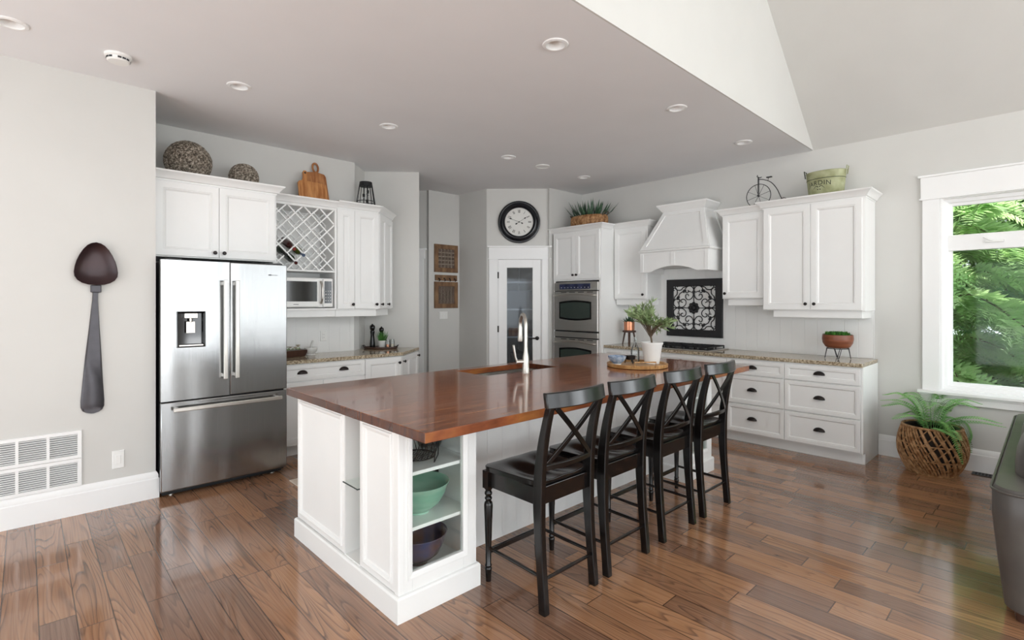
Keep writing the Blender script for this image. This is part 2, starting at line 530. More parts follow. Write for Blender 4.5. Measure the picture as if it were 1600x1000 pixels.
OFF = {}
def build(name, mb, mat, parent=None, smooth=35, bevel=0.0, loc=None, solid=0.0, sub=0, seg=2):
    me = bpy.data.meshes.new(name)
    off = Vector(loc) if loc is not None else (OFF.get(parent.name, Vector((0, 0, 0))) if parent else Vector((0, 0, 0)))
    me.from_pydata([tuple(Vector(p) - off) for p in mb.v], [], mb.f)
    bm = bmesh.new(); bm.from_mesh(me)
    bmesh.ops.remove_doubles(bm, verts=bm.verts, dist=1e-5)
    bmesh.ops.recalc_face_normals(bm, faces=bm.faces)
    bm.to_mesh(me); bm.free()
    me.materials.append(M[mat] if isinstance(mat, str) else mat)
    if smooth:
        me.polygons.foreach_set('use_smooth', [True] * len(me.polygons))
        me.set_sharp_from_angle(angle=rad(smooth))
    o = bpy.data.objects.new(name, me)
    C.objects.link(o)
    if parent:
        o.parent = parent
        OFF[o.name] = off
    elif loc is not None:
        o.location = loc
        OFF[o.name] = off
    if solid:
        md = o.modifiers.new('solid', 'SOLIDIFY'); md.thickness = solid; md.offset = 0
    if bevel:
        md = o.modifiers.new('bevel', 'BEVEL'); md.width = bevel; md.segments = seg; md.limit_method = 'ANGLE'; md.angle_limit = rad(35)
    if sub:
        md = o.modifiers.new('sub', 'SUBSURF'); md.levels = sub; md.render_levels = sub
    return o
def bool_cut(o, mb, mat2):
    off = OFF[o.name]
    ct = build('cut_tool', mb, mat2, o.parent)
    md = o.modifiers.new('b', 'BOOLEAN'); md.operation = 'DIFFERENCE'; md.object = ct; md.solver = 'EXACT'
    me = bpy.data.meshes.new_from_object(o.evaluated_get(bpy.context.evaluated_depsgraph_get()))
    o.modifiers.clear()
    me.name = o.name
    o.data = me
    bpy.data.objects.remove(ct)
    return o
def tag(o, label, cat, group=None):
    o['label'] = label; o['category'] = cat
    if group: o['group'] = group
    return o
def thing(name, label, cat, loc=(0, 0, 0), rot=0.0, group=None, world=False):
    o = bpy.data.objects.new(name, None)
    o.empty_display_size = .1
    C.objects.link(o)
    o.location = loc; o.rotation_euler = (0, 0, rot)
    tag(o, label, cat, group)
    OFF[o.name] = Vector(loc) if world else Vector((0, 0, 0))
    return o
def struct(name, mb, mat, bevel=0.0, smooth=0, parent=None):
    o = build(name, mb, mat, parent, smooth=smooth, bevel=bevel)
    if not parent: o['kind'] = 'structure'
    return o
def dup(root, loc, label, group=None, rot=None):
    r = root.copy(); C.objects.link(r); r.location = loc
    if rot is not None: r.rotation_euler = (0, 0, rot)
    r['label'] = label
    if group: r['group'] = group
    for ch in list(root.children):
        c2 = ch.copy(); C.objects.link(c2); c2.parent = r
        for g in list(ch.children):
            d = g.copy(); C.objects.link(d); d.parent = c2
    return r
def arc(c, r, a0, a1, n=12, plane='xz', y=0.0):
    out = []
    for i in range(n + 1):
        t = a0 + (a1 - a0) * i / n
        a, b = c[0] + r * math.cos(t), c[1] + r * math.sin(t)
        out.append((a, y, b) if plane == 'xz' else ((a, b, y) if plane == 'xy' else (y, a, b)))
    return out
def smoothpts(pts, n=6):
    """Catmull-Rom through pts"""
    P = [Vector(p) for p in pts]
    P = [P[0] * 2 - P[1]] + P + [P[-1] * 2 - P[-2]]
    out = []
    for i in range(1, len(P) - 2):
        for k in range(n):
            t = k / n
            a, b, c, d = P[i - 1], P[i], P[i + 1], P[i + 2]
            out.append(.5 * ((2 * b) + (c - a) * t + (2 * a - 5 * b + 4 * c - d) * t * t + (3 * b - a - 3 * c + d) * t ** 3))
    out.append(P[-2])
    return out
# ------------------------------------------------------------------ room shell
H = 3.08            # flat ceiling over the kitchen
XR = 6.04           # right wall face
XL = -3.04
YF = -5.0
YG = 1.76           # where the flat ceiling stops and the vault begins
ridge_x, ridge_z = 1.5, H + (XR - 1.5) * .84

o = struct('floor', MB().box(XL - .15, XR + .15, YF - .15, 9.2, -.12, 0), 'floor')

# flat ceiling with recesses for the downlights
LIGHTS = [(2.39, 2.13), (3.90, 2.14), (5.22, 2.14), (5.19, 4.14), (3.87, 4.14), (2.40, 4.16), (1.15, 4.15), (-.06, 4.11)]
def ceiling_mesh():
    cm = build('cut_base', MB().box(XL - .15, XR + .15, YG, 9.2, H, H + .25), 'ceil', smooth=0)
    cb = MB()
    for (x, y) in LIGHTS:
        cb.lathe([(.058, -.05), (.058, .11)], (x, y, H), 32)
    ct = build('cut_tool', cb, 'ceil', smooth=0)
    md = cm.modifiers.new('b', 'BOOLEAN'); md.operation = 'DIFFERENCE'; md.object = ct; md.solver = 'EXACT'
    dg = bpy.context.evaluated_depsgraph_get()
    me = bpy.data.meshes.new_from_object(cm.evaluated_get(dg))
    bpy.data.objects.remove(ct); bpy.data.objects.remove(cm)
    me.name = 'ceiling'
    ob = bpy.data.objects.new('ceiling', me); C.objects.link(ob)
    ob['kind'] = 'structure'
ceiling_mesh()

# gable face standing above the edge of the flat ceiling, and the two slopes of the vault
lx = ridge_x - (XR - ridge_x)
struct('wall_gable', MB().prism([(lx, H), (XR, H), (XR, H + .02), (ridge_x, ridge_z), (lx, H + .05)], YG - .012, YG, 'y'), 'wall')
struct('ceiling_vault_right', MB().prism([(XR, H), (XR + .15, H), (XR + .15, H + .12), (ridge_x, ridge_z + .25), (ridge_x, ridge_z)], YF - .1, YG + .3, 'y'), 'wall')
struct('ceiling_vault_left', MB().prism([(lx, H), (ridge_x, ridge_z), (ridge_x, ridge_z + .25), (lx - .15, H + .12), (lx - .15, H)], YF - .1, YG + .3, 'y'), 'wall')

# walls
struct('wall_left', MB().box(XL - .15, .72, 4.69, 5.65, 0, H), 'wall')
struct('wall_alcove', MB().box(.72, 2.75, 5.53, 5.65, 0, H), 'wall')
A1, A2, A3 = (2.73, 5.53), (3.02, 5.815), (3.525, 5.384)
struct('wall_corner', MB().prism([A1, A2, A3, (3.575, 5.46), (3.02, 5.96), (2.70, 5.65)], 0, H), 'wall')
# hallway beyond
struct('wall_hall', MB().box(4.18, 4.74, 6.14, 6.26, 0, H), 'wall')
struct('wall_hall_diagonal', MB().prism([(4.229, 6.14), (4.229, 6.30), (2.6, 7.93), (2.5, 7.86)], 0, H), 'wall')
struct('wall_hall_end', MB().box(2.3, 2.75, 5.9, 8.0, 0, H), 'wall')
# pantry block: side wall, diagonal front with a doorway, return to the oven tower
PA, PB = (4.734, 5.515), (5.398, 4.869)
prot = math.atan2(PB[1] - PA[1], PB[0] - PA[0])
PM = Matrix.Translation((PA[0], PA[1], 0)) @ Matrix.Rotation(prot, 4, 'Z')
plen = math.hypot(PB[0] - PA[0], PB[1] - PA[1])
b = MB().prism([(4.725, 6.26), (4.734, 5.515), (4.81, 5.52), (4.81, 6.26)], 0, H)
b.prism([(5.33, 4.869), (5.398, 4.869), (6.16, 4.85), (6.16, 4.95), (5.42, 4.95)], 0, H)
b.box(4.74, 6.16, 6.2, 6.3, 0, H)
b.X = PM
b.box(0, .15, 0, .1, 0, 2.1).box(.78, plen, 0, .1, 0, 2.1).box(0, plen, 0, .1, 2.1, H)
struct('wall_pantry', b, 'wall')
# right wall with the window opening
WY0, WY1, WZ0, WZ1 = -1.35, .715, .675, 2.43
b = MB().box(XR, XR + .16, WY1, 6.3, 0, H).box(XR, XR + .16, -1.8, WY0, 0, H).box(XR, XR + .16, YF, -4.6, 0, H).box(XR, XR + .16, -4.6, -1.8, 0, .05).box(XR, XR + .16, -4.6, -1.8, 2.45, H).box(XR, XR + .1, -3.26, -3.14, .05, 2.45).box(XR, XR + .16, WY0, WY1, 0, WZ0).box(XR, XR + .16, WY0, WY1, WZ1, H)
struct('wall_right', b, 'wall')
# living-room walls behind the camera, opened up by large windows
b = MB()
b.box(XL, -2.6, YF - .15, YF, 0, H).box(5.6, XR, YF - .15, YF, 0, H).box(-2.6, 5.6, YF - .15, YF, 0, .12).box(-2.6, 5.6, YF - .15, YF, 3.0, 3.3)
b.prism([(lx, H), (-.6, H), (-.6, H + 2.0)], YF - .15, YF, 'y')
b.prism([(3.7, H), (XR, H), (3.7, H + 2.0)], YF - .15, YF, 'y')
b.prism([(-.6, 5.05), (3.7, 5.05), (ridge_x, ridge_z)], YF - .15, YF, 'y')
for x, w_ in ((-1.3, .2), (.1, .35), (1.5, .2), (2.45, .35), (3.35, .12), (4.05, .45), (4.95, .12)):
    b.box(x, x + w_, YF - .12, YF - .02, .12, 5.1 if 0 < x < 3 else 3.1)  # unseen posts, widths chosen to put dark streaks into the fridge's reflection
struct('wall_front', b, 'wall')
b = MB().box(XL - .15, XL, 4.5, 4.69, 0, H).box(XL - .15, XL, YF, -3.7, 0, H).box(XL - .15, XL, -3.7, 4.5, 0, .1).box(XL - .15, XL, -3.7, 4.5, 2.35, H)
for y, w_ in ((-2.1, .1), (-.4, .1), (1.2, .4), (2.9, .1)):
    b.box(XL - .12, XL - .03, y, y + w_, .1, 2.35)
struct('wall_west', b, 'wall')
struct('wall_hall_back', MB().box(2.3, 4.8, 8.0, 8.1, 0, H), 'wall')

# baseboards
BB = [(0, 0), (.02, 0), (.02, .145), (.015, .152), (.015, .172), (.008, .19), (.003, .197), (0, .197)]
struct('baseboard_left', MB().mold([(XL, 4.69), (.72, 4.69), (.72, 4.9)], BB), 'trim', smooth=30)
struct('baseboard_right', MB().mold([(XR, 1.175), (XR, -1.8)], BB), 'trim', smooth=30)
struct('baseboard_hall', MB().mold([(4.22, 6.14), (4.727, 6.14), (4.734, 5.53)], BB), 'trim', smooth=30)

# ------------------------------------------------------------------ window on the right wall (local x runs towards the camera's right = -Y)
def rframe(x, y):   # thing frame on the right wall: local x -> -Y, local y -> +X
    return Matrix.Translation((x, y, 0)) @ Matrix.Rotation(-PI / 2, 4, 'Z')
wnd = bpy.data.objects.new('window_1', None); C.objects.link(wnd)
wnd.location = (XR, WY1, 0); wnd.rotation_euler = (0, 0, -PI / 2); wnd['kind'] = 'structure'
WW = WY1 - WY0
cw = .125
b = MB().box(-cw, 0, -.022, 0, .60, WZ1).box(WW, WW + cw, -.022, 0, .60, WZ1)
b.box(-cw - .012, WW + cw + .012, -.028, 0, WZ1 - .005, WZ1 + .195)
b.box(-cw - .03, WW + cw + .03, -.04, 0, WZ1 + .195, WZ1 + .215).box(-cw - .022, WW + cw + .022, -.034, 0, WZ1 - .012, WZ1 + .004)
build('casing', b, 'trim', wnd, smooth=0, bevel=.003)
b = MB().box(-cw - .03, WW + cw + .03, -.075, .1, WZ0 - .025, WZ0 + .002)
build('window_sill', b, 'trim', wnd, smooth=0, bevel=.004)
b = MB().box(-cw - .01, WW + cw + .01, -.03, 0, WZ0 - .105, WZ0 - .025).box(-cw - .02, WW + cw + .02, -.045, 0, WZ0 - .045, WZ0 - .025)
build('apron', b, 'trim', wnd, smooth=0, bevel=.004)
b = MB()
b.nest(0, WW, WZ0, WZ1, [(0, .16), (0, .0), (.018, .0), (.018, .05), (.05, .055), (.05, .085), (.078, .09), (.078, .13), (.05, .16)], cap=False, back=False)
b.box(.05, WW - .05, .06, .14, 1.945, 2.085)
b.box(WW / 2 - .04, WW / 2 + .04, .06, .14, WZ0 + .05, WZ1 - .05)
build('window_frame', b, 'trim', wnd, smooth=0, bevel=.003)
build('pane', MB().box(.07, WW - .07, .108, .113, WZ0 + .07, 1.95).box(.07, WW - .07, .108, .113, 2.08, WZ1 - .07), 'glass', wnd, smooth=0)
b = MB().box(.30, .42, .04, .062, 2.00, 2.018).tube([(.37, .05, 2.01), (.33, .03, 2.02), (.29, .02, 2.045)], .006)
build('latch', b, 'plasticw', wnd, bevel=.002)

# ------------------------------------------------------------------ garden seen through the window
o = build('ground', MB().box(XR + .16, 30, -18, 18, -.5, -.4), 'ground', smooth=0); o['kind'] = 'structure'
def frond(mb, rng, p, d, L, W):
    """one flat drooping cedar spray: rachis with feathery side leaflets in a tilted plane"""
    d = d.normalized(); sd = d.cross(Vector((0, 0, 1)))
    sd = sd.normalized() if sd.length > .01 else Vector((1, 0, 0))
    sd = Matrix.Rotation(rng.uniform(-1.1, 1.1), 3, d) @ sd
    nn = d.cross(sd).normalized()
    k = 11
    for i in range(1, k + 1):
        t = i / k
        q = p + d * L * t + Vector((0, 0, -.35 * L * t * t))
        w = W * (1 - .8 * t)
        for sg in (-1, 1):
            dd = (d * .9 + sd * sg * .9 + nn * rng.uniform(-.2, .2) + Vector((0, 0, -.12))).normalized()
            l = w * rng.uniform(.8, 1.2) + .02
            n2 = dd.cross(nn).normalized() * l * .11
            mb.add([q, q + dd * l * .45 + n2, q + dd * l, q + dd * l * .45 - n2], [(0, 1, 2, 3)])

def conifer(name, label, x, y, h, spread, nb, mat, seed, zmin=.0):
    rng = random.Random(seed)
    t = thing(name, label, 'tree', (x, y, -.4), rng.uniform(0, 6), 'conifers outside the window')
    build('trunk', MB().tube([(0, 0, 0), (.03, .02, h * .5), (0, .05, h)], [.16, .1, .02], 8), 'bark', t)
    f = MB(); br = MB()
    for i in range(nb):
        z = zmin + (h - zmin) * (i + .5) / nb
        a = i * 2.399 + rng.uniform(-.3, .3)
        R = spread * (1 - .75 * z / h) * rng.uniform(.75, 1.1)
        d = Vector((math.cos(a), math.sin(a), 0))
        pts = [Vector((0, 0, z)), d * R * .5 + Vector((0, 0, z + .05)), d * R + Vector((0, 0, z - .28 * R))]
        pts = smoothpts(pts, 6)
        br.tube(pts, [.025 * (1 - .8 * j / len(pts)) for j in range(len(pts))], 5)
        for j in range(2, len(pts)):
            for sg in (-1, 1):
                for rep in range(3):
                    dd = d * .7 + d.cross(Vector((0, 0, 1))) * sg * rng.uniform(.4, 1.0) + Vector((0, 0, rng.uniform(-.35, .1)))
                    frond(f, rng, pts[j], dd, rng.uniform(.32, .6), .22)
        frond(f, rng, pts[-1], d, .5, .22)
    build('foliage', f, mat, t, smooth=0)
    build('branches', br, 'bark', t)
    return t
conifer('cedar_tree', 'bright green cedar nearest the window, its sprays hanging across the large lower pane', 8.9, 1.15, 6.5, 1.9, 60, 'cedar', 1)
conifer('cedar_tree', 'bushy green cedar to the right of the nearest one, cut by the photo edge', 9.3, -1.4, 6.0, 1.9, 56, 'cedar', 2)
conifer('cedar_tree', 'darker cedar standing behind the nearest cedar, in the left of the window', 11.3, 2.6, 8, 2.4, 56, 'cedar2', 3)
conifer('cedar_tree', 'dark cedar further back showing between the two bright cedars', 11.6, -.1, 8.5, 2.4, 60, 'cedar2', 4)
def shrub(x, y, r, seed, label):
    rng = random.Random(seed)
    mb = MB()
    for i in range(1500):
        th = rng.uniform(0, 2 * PI); u = rng.uniform(-.2, 1)
        rr = r * rng.uniform(.75, 1.05)
        q = Vector((math.cos(th) * math.sqrt(1 - u * u) * rr, math.sin(th) * math.sqrt(1 - u * u) * rr, .25 + u * rr * .85))
        dd = q.normalized() + Vector((rng.uniform(-.6, .6), rng.uniform(-.6, .6), rng.uniform(-.3, .7)))
        mb.leaf(q, dd, (0, 0, 1), .13, .06)
    o = build('shrub', mb, 'shrub', loc=None, smooth=0)
    o.location = (x, y, -.4)
    tag(o, label, 'shrub', 'low shrubs outside the window')
conifer('cedar_tree', 'distant dark cedar behind the two nearer ones, at the left side of the window', 14.5, 5.6, 10, 3.0, 70, 'cedar2', 5)
conifer('cedar_tree', 'distant dark cedar at the right behind all the others', 15.0, .6, 10, 3.2, 70, 'cedar2', 6)
shrub(8.0, .95, .75, 5, 'leafy low shrub under the cedars at the left of the window')
shrub(8.1, -.68, .8, 6, 'bright leafy shrub under the cedars at the lower right of the window')
# ------------------------------------------------------------------ cabinet parts (local frame: x right along the face, y into the wall, z up, face at y = 0)
DOOR = [(0, 0), (0, -.018), (.002, -.020), (.052, -.020), (.055, -.0165), (.060, -.0185), (.064, -.0165), (.074, -.009), (.080, -.009)]
def knob(parent, x, z, y=-.02):
    return build('knob', MB().lathe([(.008, y), (.006, y - .012), (.009, y - .016), (.0155, y - .021), (.016, y - .027), (.011, y - .033), (.0, y - .034)], (x, 0, z), 14, 'y'), 'bronze', parent)
def pull(parent, x, z, y=-.02):
    a, b, d = .050, .036, .026
    mb = MB()
    def fn(u, v):
        th = PI * u; ph = PI / 2 * v
        return (x - a * math.cos(th) * (1 if v < .01 else math.cos(ph * .98)), y - d * math.sin(ph), z - .016 + b * math.sin(th) * math.cos(ph * .9))
    mb.grid(fn, 14, 6)
    return build('cup_pull', mb, 'bronze', parent, solid=.0025)
def door(parent, x0, x1, z0, z1, kx=None, kz=None, y=0.0, name='door'):
    o = build(name, MB().nest(x0 + .0015, x1 - .0015, z0, z1, [(i, yy + y) for i, yy in DOOR]), 'white', parent, smooth=0)
    if kx is not None:
        knob(o, kx, kz, y - .02)
    return o
def drawer(parent, x0, x1, z0, z1, pulls=()):
    lp = [(0, 0), (0, -.018), (.002, -.020), (.030, -.020), (.033, -.0165), (.037, -.0185), (.041, -.0165), (.048, -.009), (.053, -.009)]
    o = build('drawer', MB().nest(x0 + .002, x1 - .002, z0 + .002, z1 - .002, lp), 'white', parent, smooth=0)
    for p in pulls:
        pull(o, p, (z0 + z1) / 2 + .005, -.009)
    return o
CROWN = [(-.01, 0), (.006, 0), (.006, .012), (.018, .016), (.024, .03), (.044, .055), (.060, .066), (.064, .078), (-.01, .078)]
def crown(parent, path, z, name='crown_molding', prof=None, mat='white'):
    return build(name, MB().mold(path, [(o, z + h) for o, h in (prof or CROWN)]), mat, parent, smooth=30)
def rail(parent, x0, x1, z, d, name='light_rail'):
    return build(name, MB().box(x0, x1, .03, d, z - .072, z), 'white', parent, smooth=0, bevel=.003)
RW = -PI / 2   # rotation of things on the right wall

# ================================================================== LEFT RUN (faces -Y)
# ---- over-fridge cabinet
t = thing('wall_cabinet', 'white two-door cabinet above the refrigerator, with crown molding', 'cabinet', (.725, 4.90, 0))
W = .945
build('body', MB().box(0, W, 0, .62, 1.845, 2.514), 'white', t, smooth=0)
build('side_panel', MB().box(W - .02, W, .03, .62, .0, 1.845), 'white', t, smooth=0)
door(t, .02, W / 2 + .0, 1.855, 2.45, W / 2 - .035, 1.895)
door(t, W / 2, W - .015, 1.855, 2.45, W / 2 + .035, 1.895)
crown(t, [(0, 0), (W, 0), (W, .4)], 2.457)

# ---- wine rack cabinet with microwave niche
t = thing('wine_rack_cabinet', 'white cabinet with diagonal lattice wine rack over a microwave niche', 'cabinet', (1.675, 5.13, 0))
W = .675
b = MB().box(0, .02, 0, .39, 1.40, 2.514).box(W - .02, W, 0, .39, 1.40, 2.514).box(.02, W - .02, 0, .37, 1.40, 1.418).box(.02, W - .02, .005, .37, 1.785, 1.802).box(.02, W - .02, 0, .37, 2.43, 2.514).box(.02, W - .02, .37, .39, 1.40, 2.514)
build('body', b, 'white', t, smooth=0, bevel=.0015)
def lattice(y):
    mb = MB()
    x0, x1, z0, z1 = .02, W - .02, 1.802, 2.43
    st = .16; hw = .0065
    for sg in (1, -1):
        for k in range(-8, 16):
            # line z = z0 + sg*(x - c)
            c = x0 + k * st if sg == 1 else x0 + k * st
            pts = []
            for (px, pz) in ((x0, z0 + sg * (x0 - c)), (x1, z0 + sg * (x1 - c))):
                pts.append([px, pz])
            (ax, az), (bx, bz) = pts
            # clip in z
            def clip(ax, az, bx, bz):
                for lim, hi in ((z0, False), (z1, True)):
                    oa = az > lim if hi else az < lim
                    ob = bz > lim if hi else bz < lim
                    if oa and ob: return None
                    if oa: ax, az = ax + (lim - az) * (bx - ax) / (bz - az), lim
                    elif ob: bx, bz = ax + (lim - az) * (bx - ax) / (bz - az), lim
                return ax, az, bx, bz
            q = clip(ax, az, bx, bz)
            if not q or abs(q[2] - q[0]) < .02: continue
            ax, az, bx, bz = q
            dx, dz = bx - ax, bz - az
            L = math.hypot(dx, dz); nx, nz = -dz / L * hw, dx / L * hw
            yy = y + (.0 if sg == 1 else .006)
            mb.prism([(ax + nx, az + nz), (ax - nx, az - nz), (bx - nx, bz - nz), (bx + nx, bz + nz)], yy, yy + .012, 'y')
    return mb
build('front_lattice', lattice(.012), 'white', t, smooth=0)
build('rear_lattice', lattice(.21), 'white', t, smooth=0)
rail(t, .0, W, 1.40, .39)
crown(t, [(0, 0), (W, 0)], 2.44)
# wine bottles lying in the rack
def bottle(x, z, glassm, foilm, label, tilt=.36):
    t = thing('wine_bottle', label, 'bottle', (1.675 + x, 5.25, z), 0, 'wine bottles in the lattice rack')
    t.rotation_euler = (tilt, 0, 0)
    build('glass_body', MB().lathe([(.0, .20), (.034, .20), (.037, .19), (.037, .02), (.033, -.01), (.016, -.05), (.0135, -.065)], (0, 0, 0), 20, 'y'), glassm, t)
    build('foil_cap', MB().lathe([(.0142, -.06), (.0142, -.118), (.016, -.12), (.016, -.13), (.0, -.131)], (0, 0, 0), 16, 'y'), foilm, t)
    return t
bottle(.245, 2.045, 'wine_red', 'foil_red', 'wine bottle with a red cap, topmost of the four in the lattice rack')
bottle(.165, 1.985, 'wine_green', 'rubber', 'dark wine bottle at the left of the four in the lattice rack')
bottle(.335, 1.99, 'wine_olive', 'foil_blue', 'olive-green wine bottle with a blue-grey cap, rightmost in the lattice rack')
bottle(.26, 1.91, 'wine_green', 'wine_red', 'dark wine bottle with a brownish-red neck, lowest of the four in the lattice rack')

# ---- microwave
t = thing('microwave', 'white microwave with a dark glass door in the niche under the wine rack', 'microwave', (1.705, 5.14, 1.418))
W = .605
build('body', MB().box(0, W, 0, .34, .008, .305), 'plasticw', t, smooth=0, bevel=.006)
build('foot', MB().lathe([(.012, 0), (.012, .01)], (.05, .05, 0), 10), 'rubber', t)
build('foot', MB().lathe([(.012, 0), (.012, .01)], (W - .05, .05, 0), 10), 'rubber', t)
dd = build('door', MB().box(.0, .455, -.022, 0, .015, .30), 'plasticw', t, smooth=0, bevel=.005)
build('door_window', MB().box(.035, .435, -.0235, -.02, .068, .268), 'blackglass', dd, smooth=0)
build('handle', MB().tube(smoothpts([(.475, -.02, .05), (.475, -.05, .09), (.475, -.055, .16), (.475, -.05, .23), (.475, -.02, .27)], 4), .011, 10), 'chrome', dd)
cp = build('control_panel', MB().box(.50, .60, -.02, 0, .015, .30), 'plasticw', t, smooth=0, bevel=.003)
build('keypad', MB().box(.512, .588, -.0215, -.019, .05, .275), 'blackglass', cp, smooth=0)
b = MB()
for i in range(4):
    for j in range(3):
        b.box(.522 + j * .024, .531 + j * .024, -.0222, -.021, .074 + i * .032, .080 + i * .032)
build('button', b, 'plasticw', cp, smooth=0)
build('badge', MB().box(.20, .25, -.0228, -.0215, .036, .041), 'darkgrey', dd, smooth=0)

# ---- upper corner cabinet with angled end
t = thing('wall_cabinet', 'white angled-end upper cabinet to the right of the wine rack', 'cabinet', (2.352, 5.13, 0))
W = .475
e = .395
build('body', MB().prism([(0, 0), (W, 0), (W + e, e), (.68, .48), (.4, .38), (0, .38)], 1.40, 2.514), 'white', t, smooth=0)
door(t, .0, .19, 1.41, 2.45, .165, 1.456)
door(t, .19, W, 1.41, 2.45, W - .035, 1.456)
dm = Matrix.Translation((W, 0, 0)) @ Matrix.Rotation(PI / 4, 4, 'Z')
def ang_door(parent, x0, x1, z0, z1, kx, kz, mtx):
    mb = MB(); mb.X = mtx; mb.nest(x0, x1, z0, z1, DOOR)
    o = build('door', mb, 'white', parent, smooth=0)
    k = MB(); k.X = mtx
    y = -.02
    k.lathe([(.008, y), (.006, y - .012), (.009, y - .016), (.0155, y - .021), (.016, y - .027), (.011, y - .033), (.0, y - .034)], (kx, 0, kz), 14, 'y')
    build('knob', k, 'bronze', o)
ang_door(t, .01, .27, 1.41, 2.45, .045, 1.456, dm)
ang_door(t, .27, .545, 1.41, 2.45, .31, 1.456, dm)
build('light_rail', MB().prism([(0, .03), (W - .01, .03), (W + e - .06, e - .02), (W + e - .14, e + .06), (.4, .2), (0, .2)], 1.328, 1.40), 'white', t, smooth=0)
crown(t, [(0, 0), (W, 0), (W + e, e)], 2.455)

# ---- base cabinets
def toe(parent, x0, x1, d):
    return build('toe_kick', MB().box(x0, x1, .07, d, 0, .105), 'white', parent, smooth=0)
t = thing('base_cabinet', 'white base cabinet with a wide two-pull top drawer beside the refrigerator', 'cabinet', (1.69, 4.99, 0))
W = .90
build('body', MB().box(0, W, 0, .53, .105, .888), 'white', t, smooth=0)
toe(t, 0, W, .53)
drawer(t, .0, W, .72, .878, (.25, .67))
door(t, 0, W / 2, .115, .71)
door(t, W / 2, W, .115, .71)
t = thing('base_cabinet', 'white angled corner base cabinet at the end of the left counter', 'cabinet', (2.592, 4.99, 0))
W = .43
build('body', MB().prism([(0, 0), (W, 0), (W + .47, .385), (W + .44, .42), (.46, .76), (.16, .52), (0, .52)], .105, .888), 'white', t, smooth=0)
build('toe_kick', MB().prism([(0, .07), (W - .03, .07), (W + .40, .42), (.45, .75), (.16, .52), (0, .52)], 0, .105), 'white', t, smooth=0)
door(t, 0, W, .115, .878, W - .03, .815)
dm2 = Matrix.Translation((W, 0, 0)) @ Matrix.Rotation(math.atan2(.385, .47), 4, 'Z')
ang_door(t, .008, .30, .115, .878, .045, .82, dm2)
ang_door(t, .30, .60, .115, .878, .555, .835, dm2)

# ---- granite counter (left)
CT = [(-.001, 0), (.0, 0), (.006, .004), (.006, .028), (.0, .034), (-.001, .034)]
def slab(name, poly, z0, z1, label, mat='granite', bev=.006):
    cx = sum(p[0] for p in poly) / len(poly); cy = sum(p[1] for p in poly) / len(poly)
    o = build(name, MB().prism(poly, z0, z1), mat, loc=(cx, cy, z0), smooth=0, bevel=bev)
    return tag(o, label, 'countertop')
slab('granite_countertop', [(1.69, 4.955), (3.035, 4.955), (3.52, 5.375), (3.02, 5.80), (2.735, 5.52), (1.69, 5.52)], .889, .925, 'speckled granite counter beside the refrigerator, angled at its end')
# beadboard backsplash
struct('trim_1', MB().box(1.69, 2.735, 5.517, 5.529, .926, 1.40).prism([(2.735, 5.517), (2.86, 5.64), (2.86, 5.665), (2.73, 5.53)], .926, 1.40), 'bead_x')

# ---- refrigerator
t = thing('refrigerator', 'tall stainless french-door refrigerator with water dispenser and bottom freezer', 'refrigerator', (.735, 4.58, 0))
W = .915
build('body', MB().box(.008, W - .008, .055, .72, .03, 1.79), 'darkgrey', t, smooth=0, bevel=.004)
def bowed(x0, x1, z0, z1, bow=0.0, n=1):
    mb = MB()
    poly = [(x0 + (x1 - x0) * i / n, -bow * math.sin(PI * (x0 + (x1 - x0) * i / n) / W)) for i in range(n + 1)]
    return mb.prism(poly + [(x1, .05), (x0, .05)], z0, z1)
dl = build('door', bowed(.0, .463, .732, 1.80), 'steel', t, smooth=0)
dl = bool_cut(dl, MB().box(.106, .286, -.1, .048, 1.138, 1.402), M['blackglass'])
dr = build('door', bowed(.467, W, .732, 1.80), 'steel', t, smooth=30, bevel=.006)
fz = build('freezer_drawer', bowed(.0, W, .055, .722), 'steel', t, smooth=30, bevel=.006)
def bar_handle(parent, p0, p1, horizontal=False):
    mb = MB()
    (x0, z0), (x1, z1) = p0, p1
    if horizontal:
        mb.box(x0, x1, -.068, -.046, z0, z1).box(x0 + .015, x0 + .04, -.05, 0, z0 + .003, z1 - .003).box(x1 - .04, x1 - .015, -.05, 0, z0 + .003, z1 - .003)
    else:
        mb.box(x0, x1, -.068, -.046, z0, z1).box(x0 + .003, x1 - .003, -.05, 0, z0 + .012, z0 + .04).box(x0 + .003, x1 - .003, -.05, 0, z1 - .04, z1 - .012)
    return build('handle', mb, 'chrome', parent, smooth=0, bevel=.004)
bar_handle(dl, (.408, .87), (.437, 1.655))
bar_handle(dr, (.493, .87), (.522, 1.655))
bar_handle(fz, (.07, .655), (.855, .683), True)
dp = build('water_dispenser', MB().nest(.10, .292, 1.132, 1.408, [(0, .0), (0, -.010), (.004, -.012), (.008, -.010), (.010, .03), (.016, .045)], back=False), 'blackglass', dl, smooth=0)
build('dispenser_spout', MB().box(.15, .24, -.006, .04, 1.355, 1.395).lathe([(.014, 0), (.011, -.035)], (.195, .01, 1.36), 14), 'chrome', dl, bevel=.003)
build('dispenser_paddle', MB().box(.165, .225, .012, .02, 1.24, 1.33), 'chrome', dl, smooth=0, bevel=.002)
build('drip_tray', MB().box(.115, .277, -.008, .03, 1.142, 1.152), 'chrome', dl, smooth=0)
build('badge', MB().box(.765, .785, -.008, -.004, 1.705, 1.713).box(.79, .835, -.008, -.004, 1.7075, 1.7105), 'darkgrey', dr, smooth=0)
for x in (.08, W - .09):
    build('hinge_cover', MB().box(x - .05, x + .06, .02, .2, 1.79, 1.812), 'darkgrey', t, smooth=0, bevel=.004)
    build('foot', MB().lathe([(.018, 0), (.018, .03)], (x, .10, 0), 12), 'chrome', t)
build('base_grille', MB().box(.02, W - .02, .08, .1, .008, .05), 'rubber', t, smooth=0)

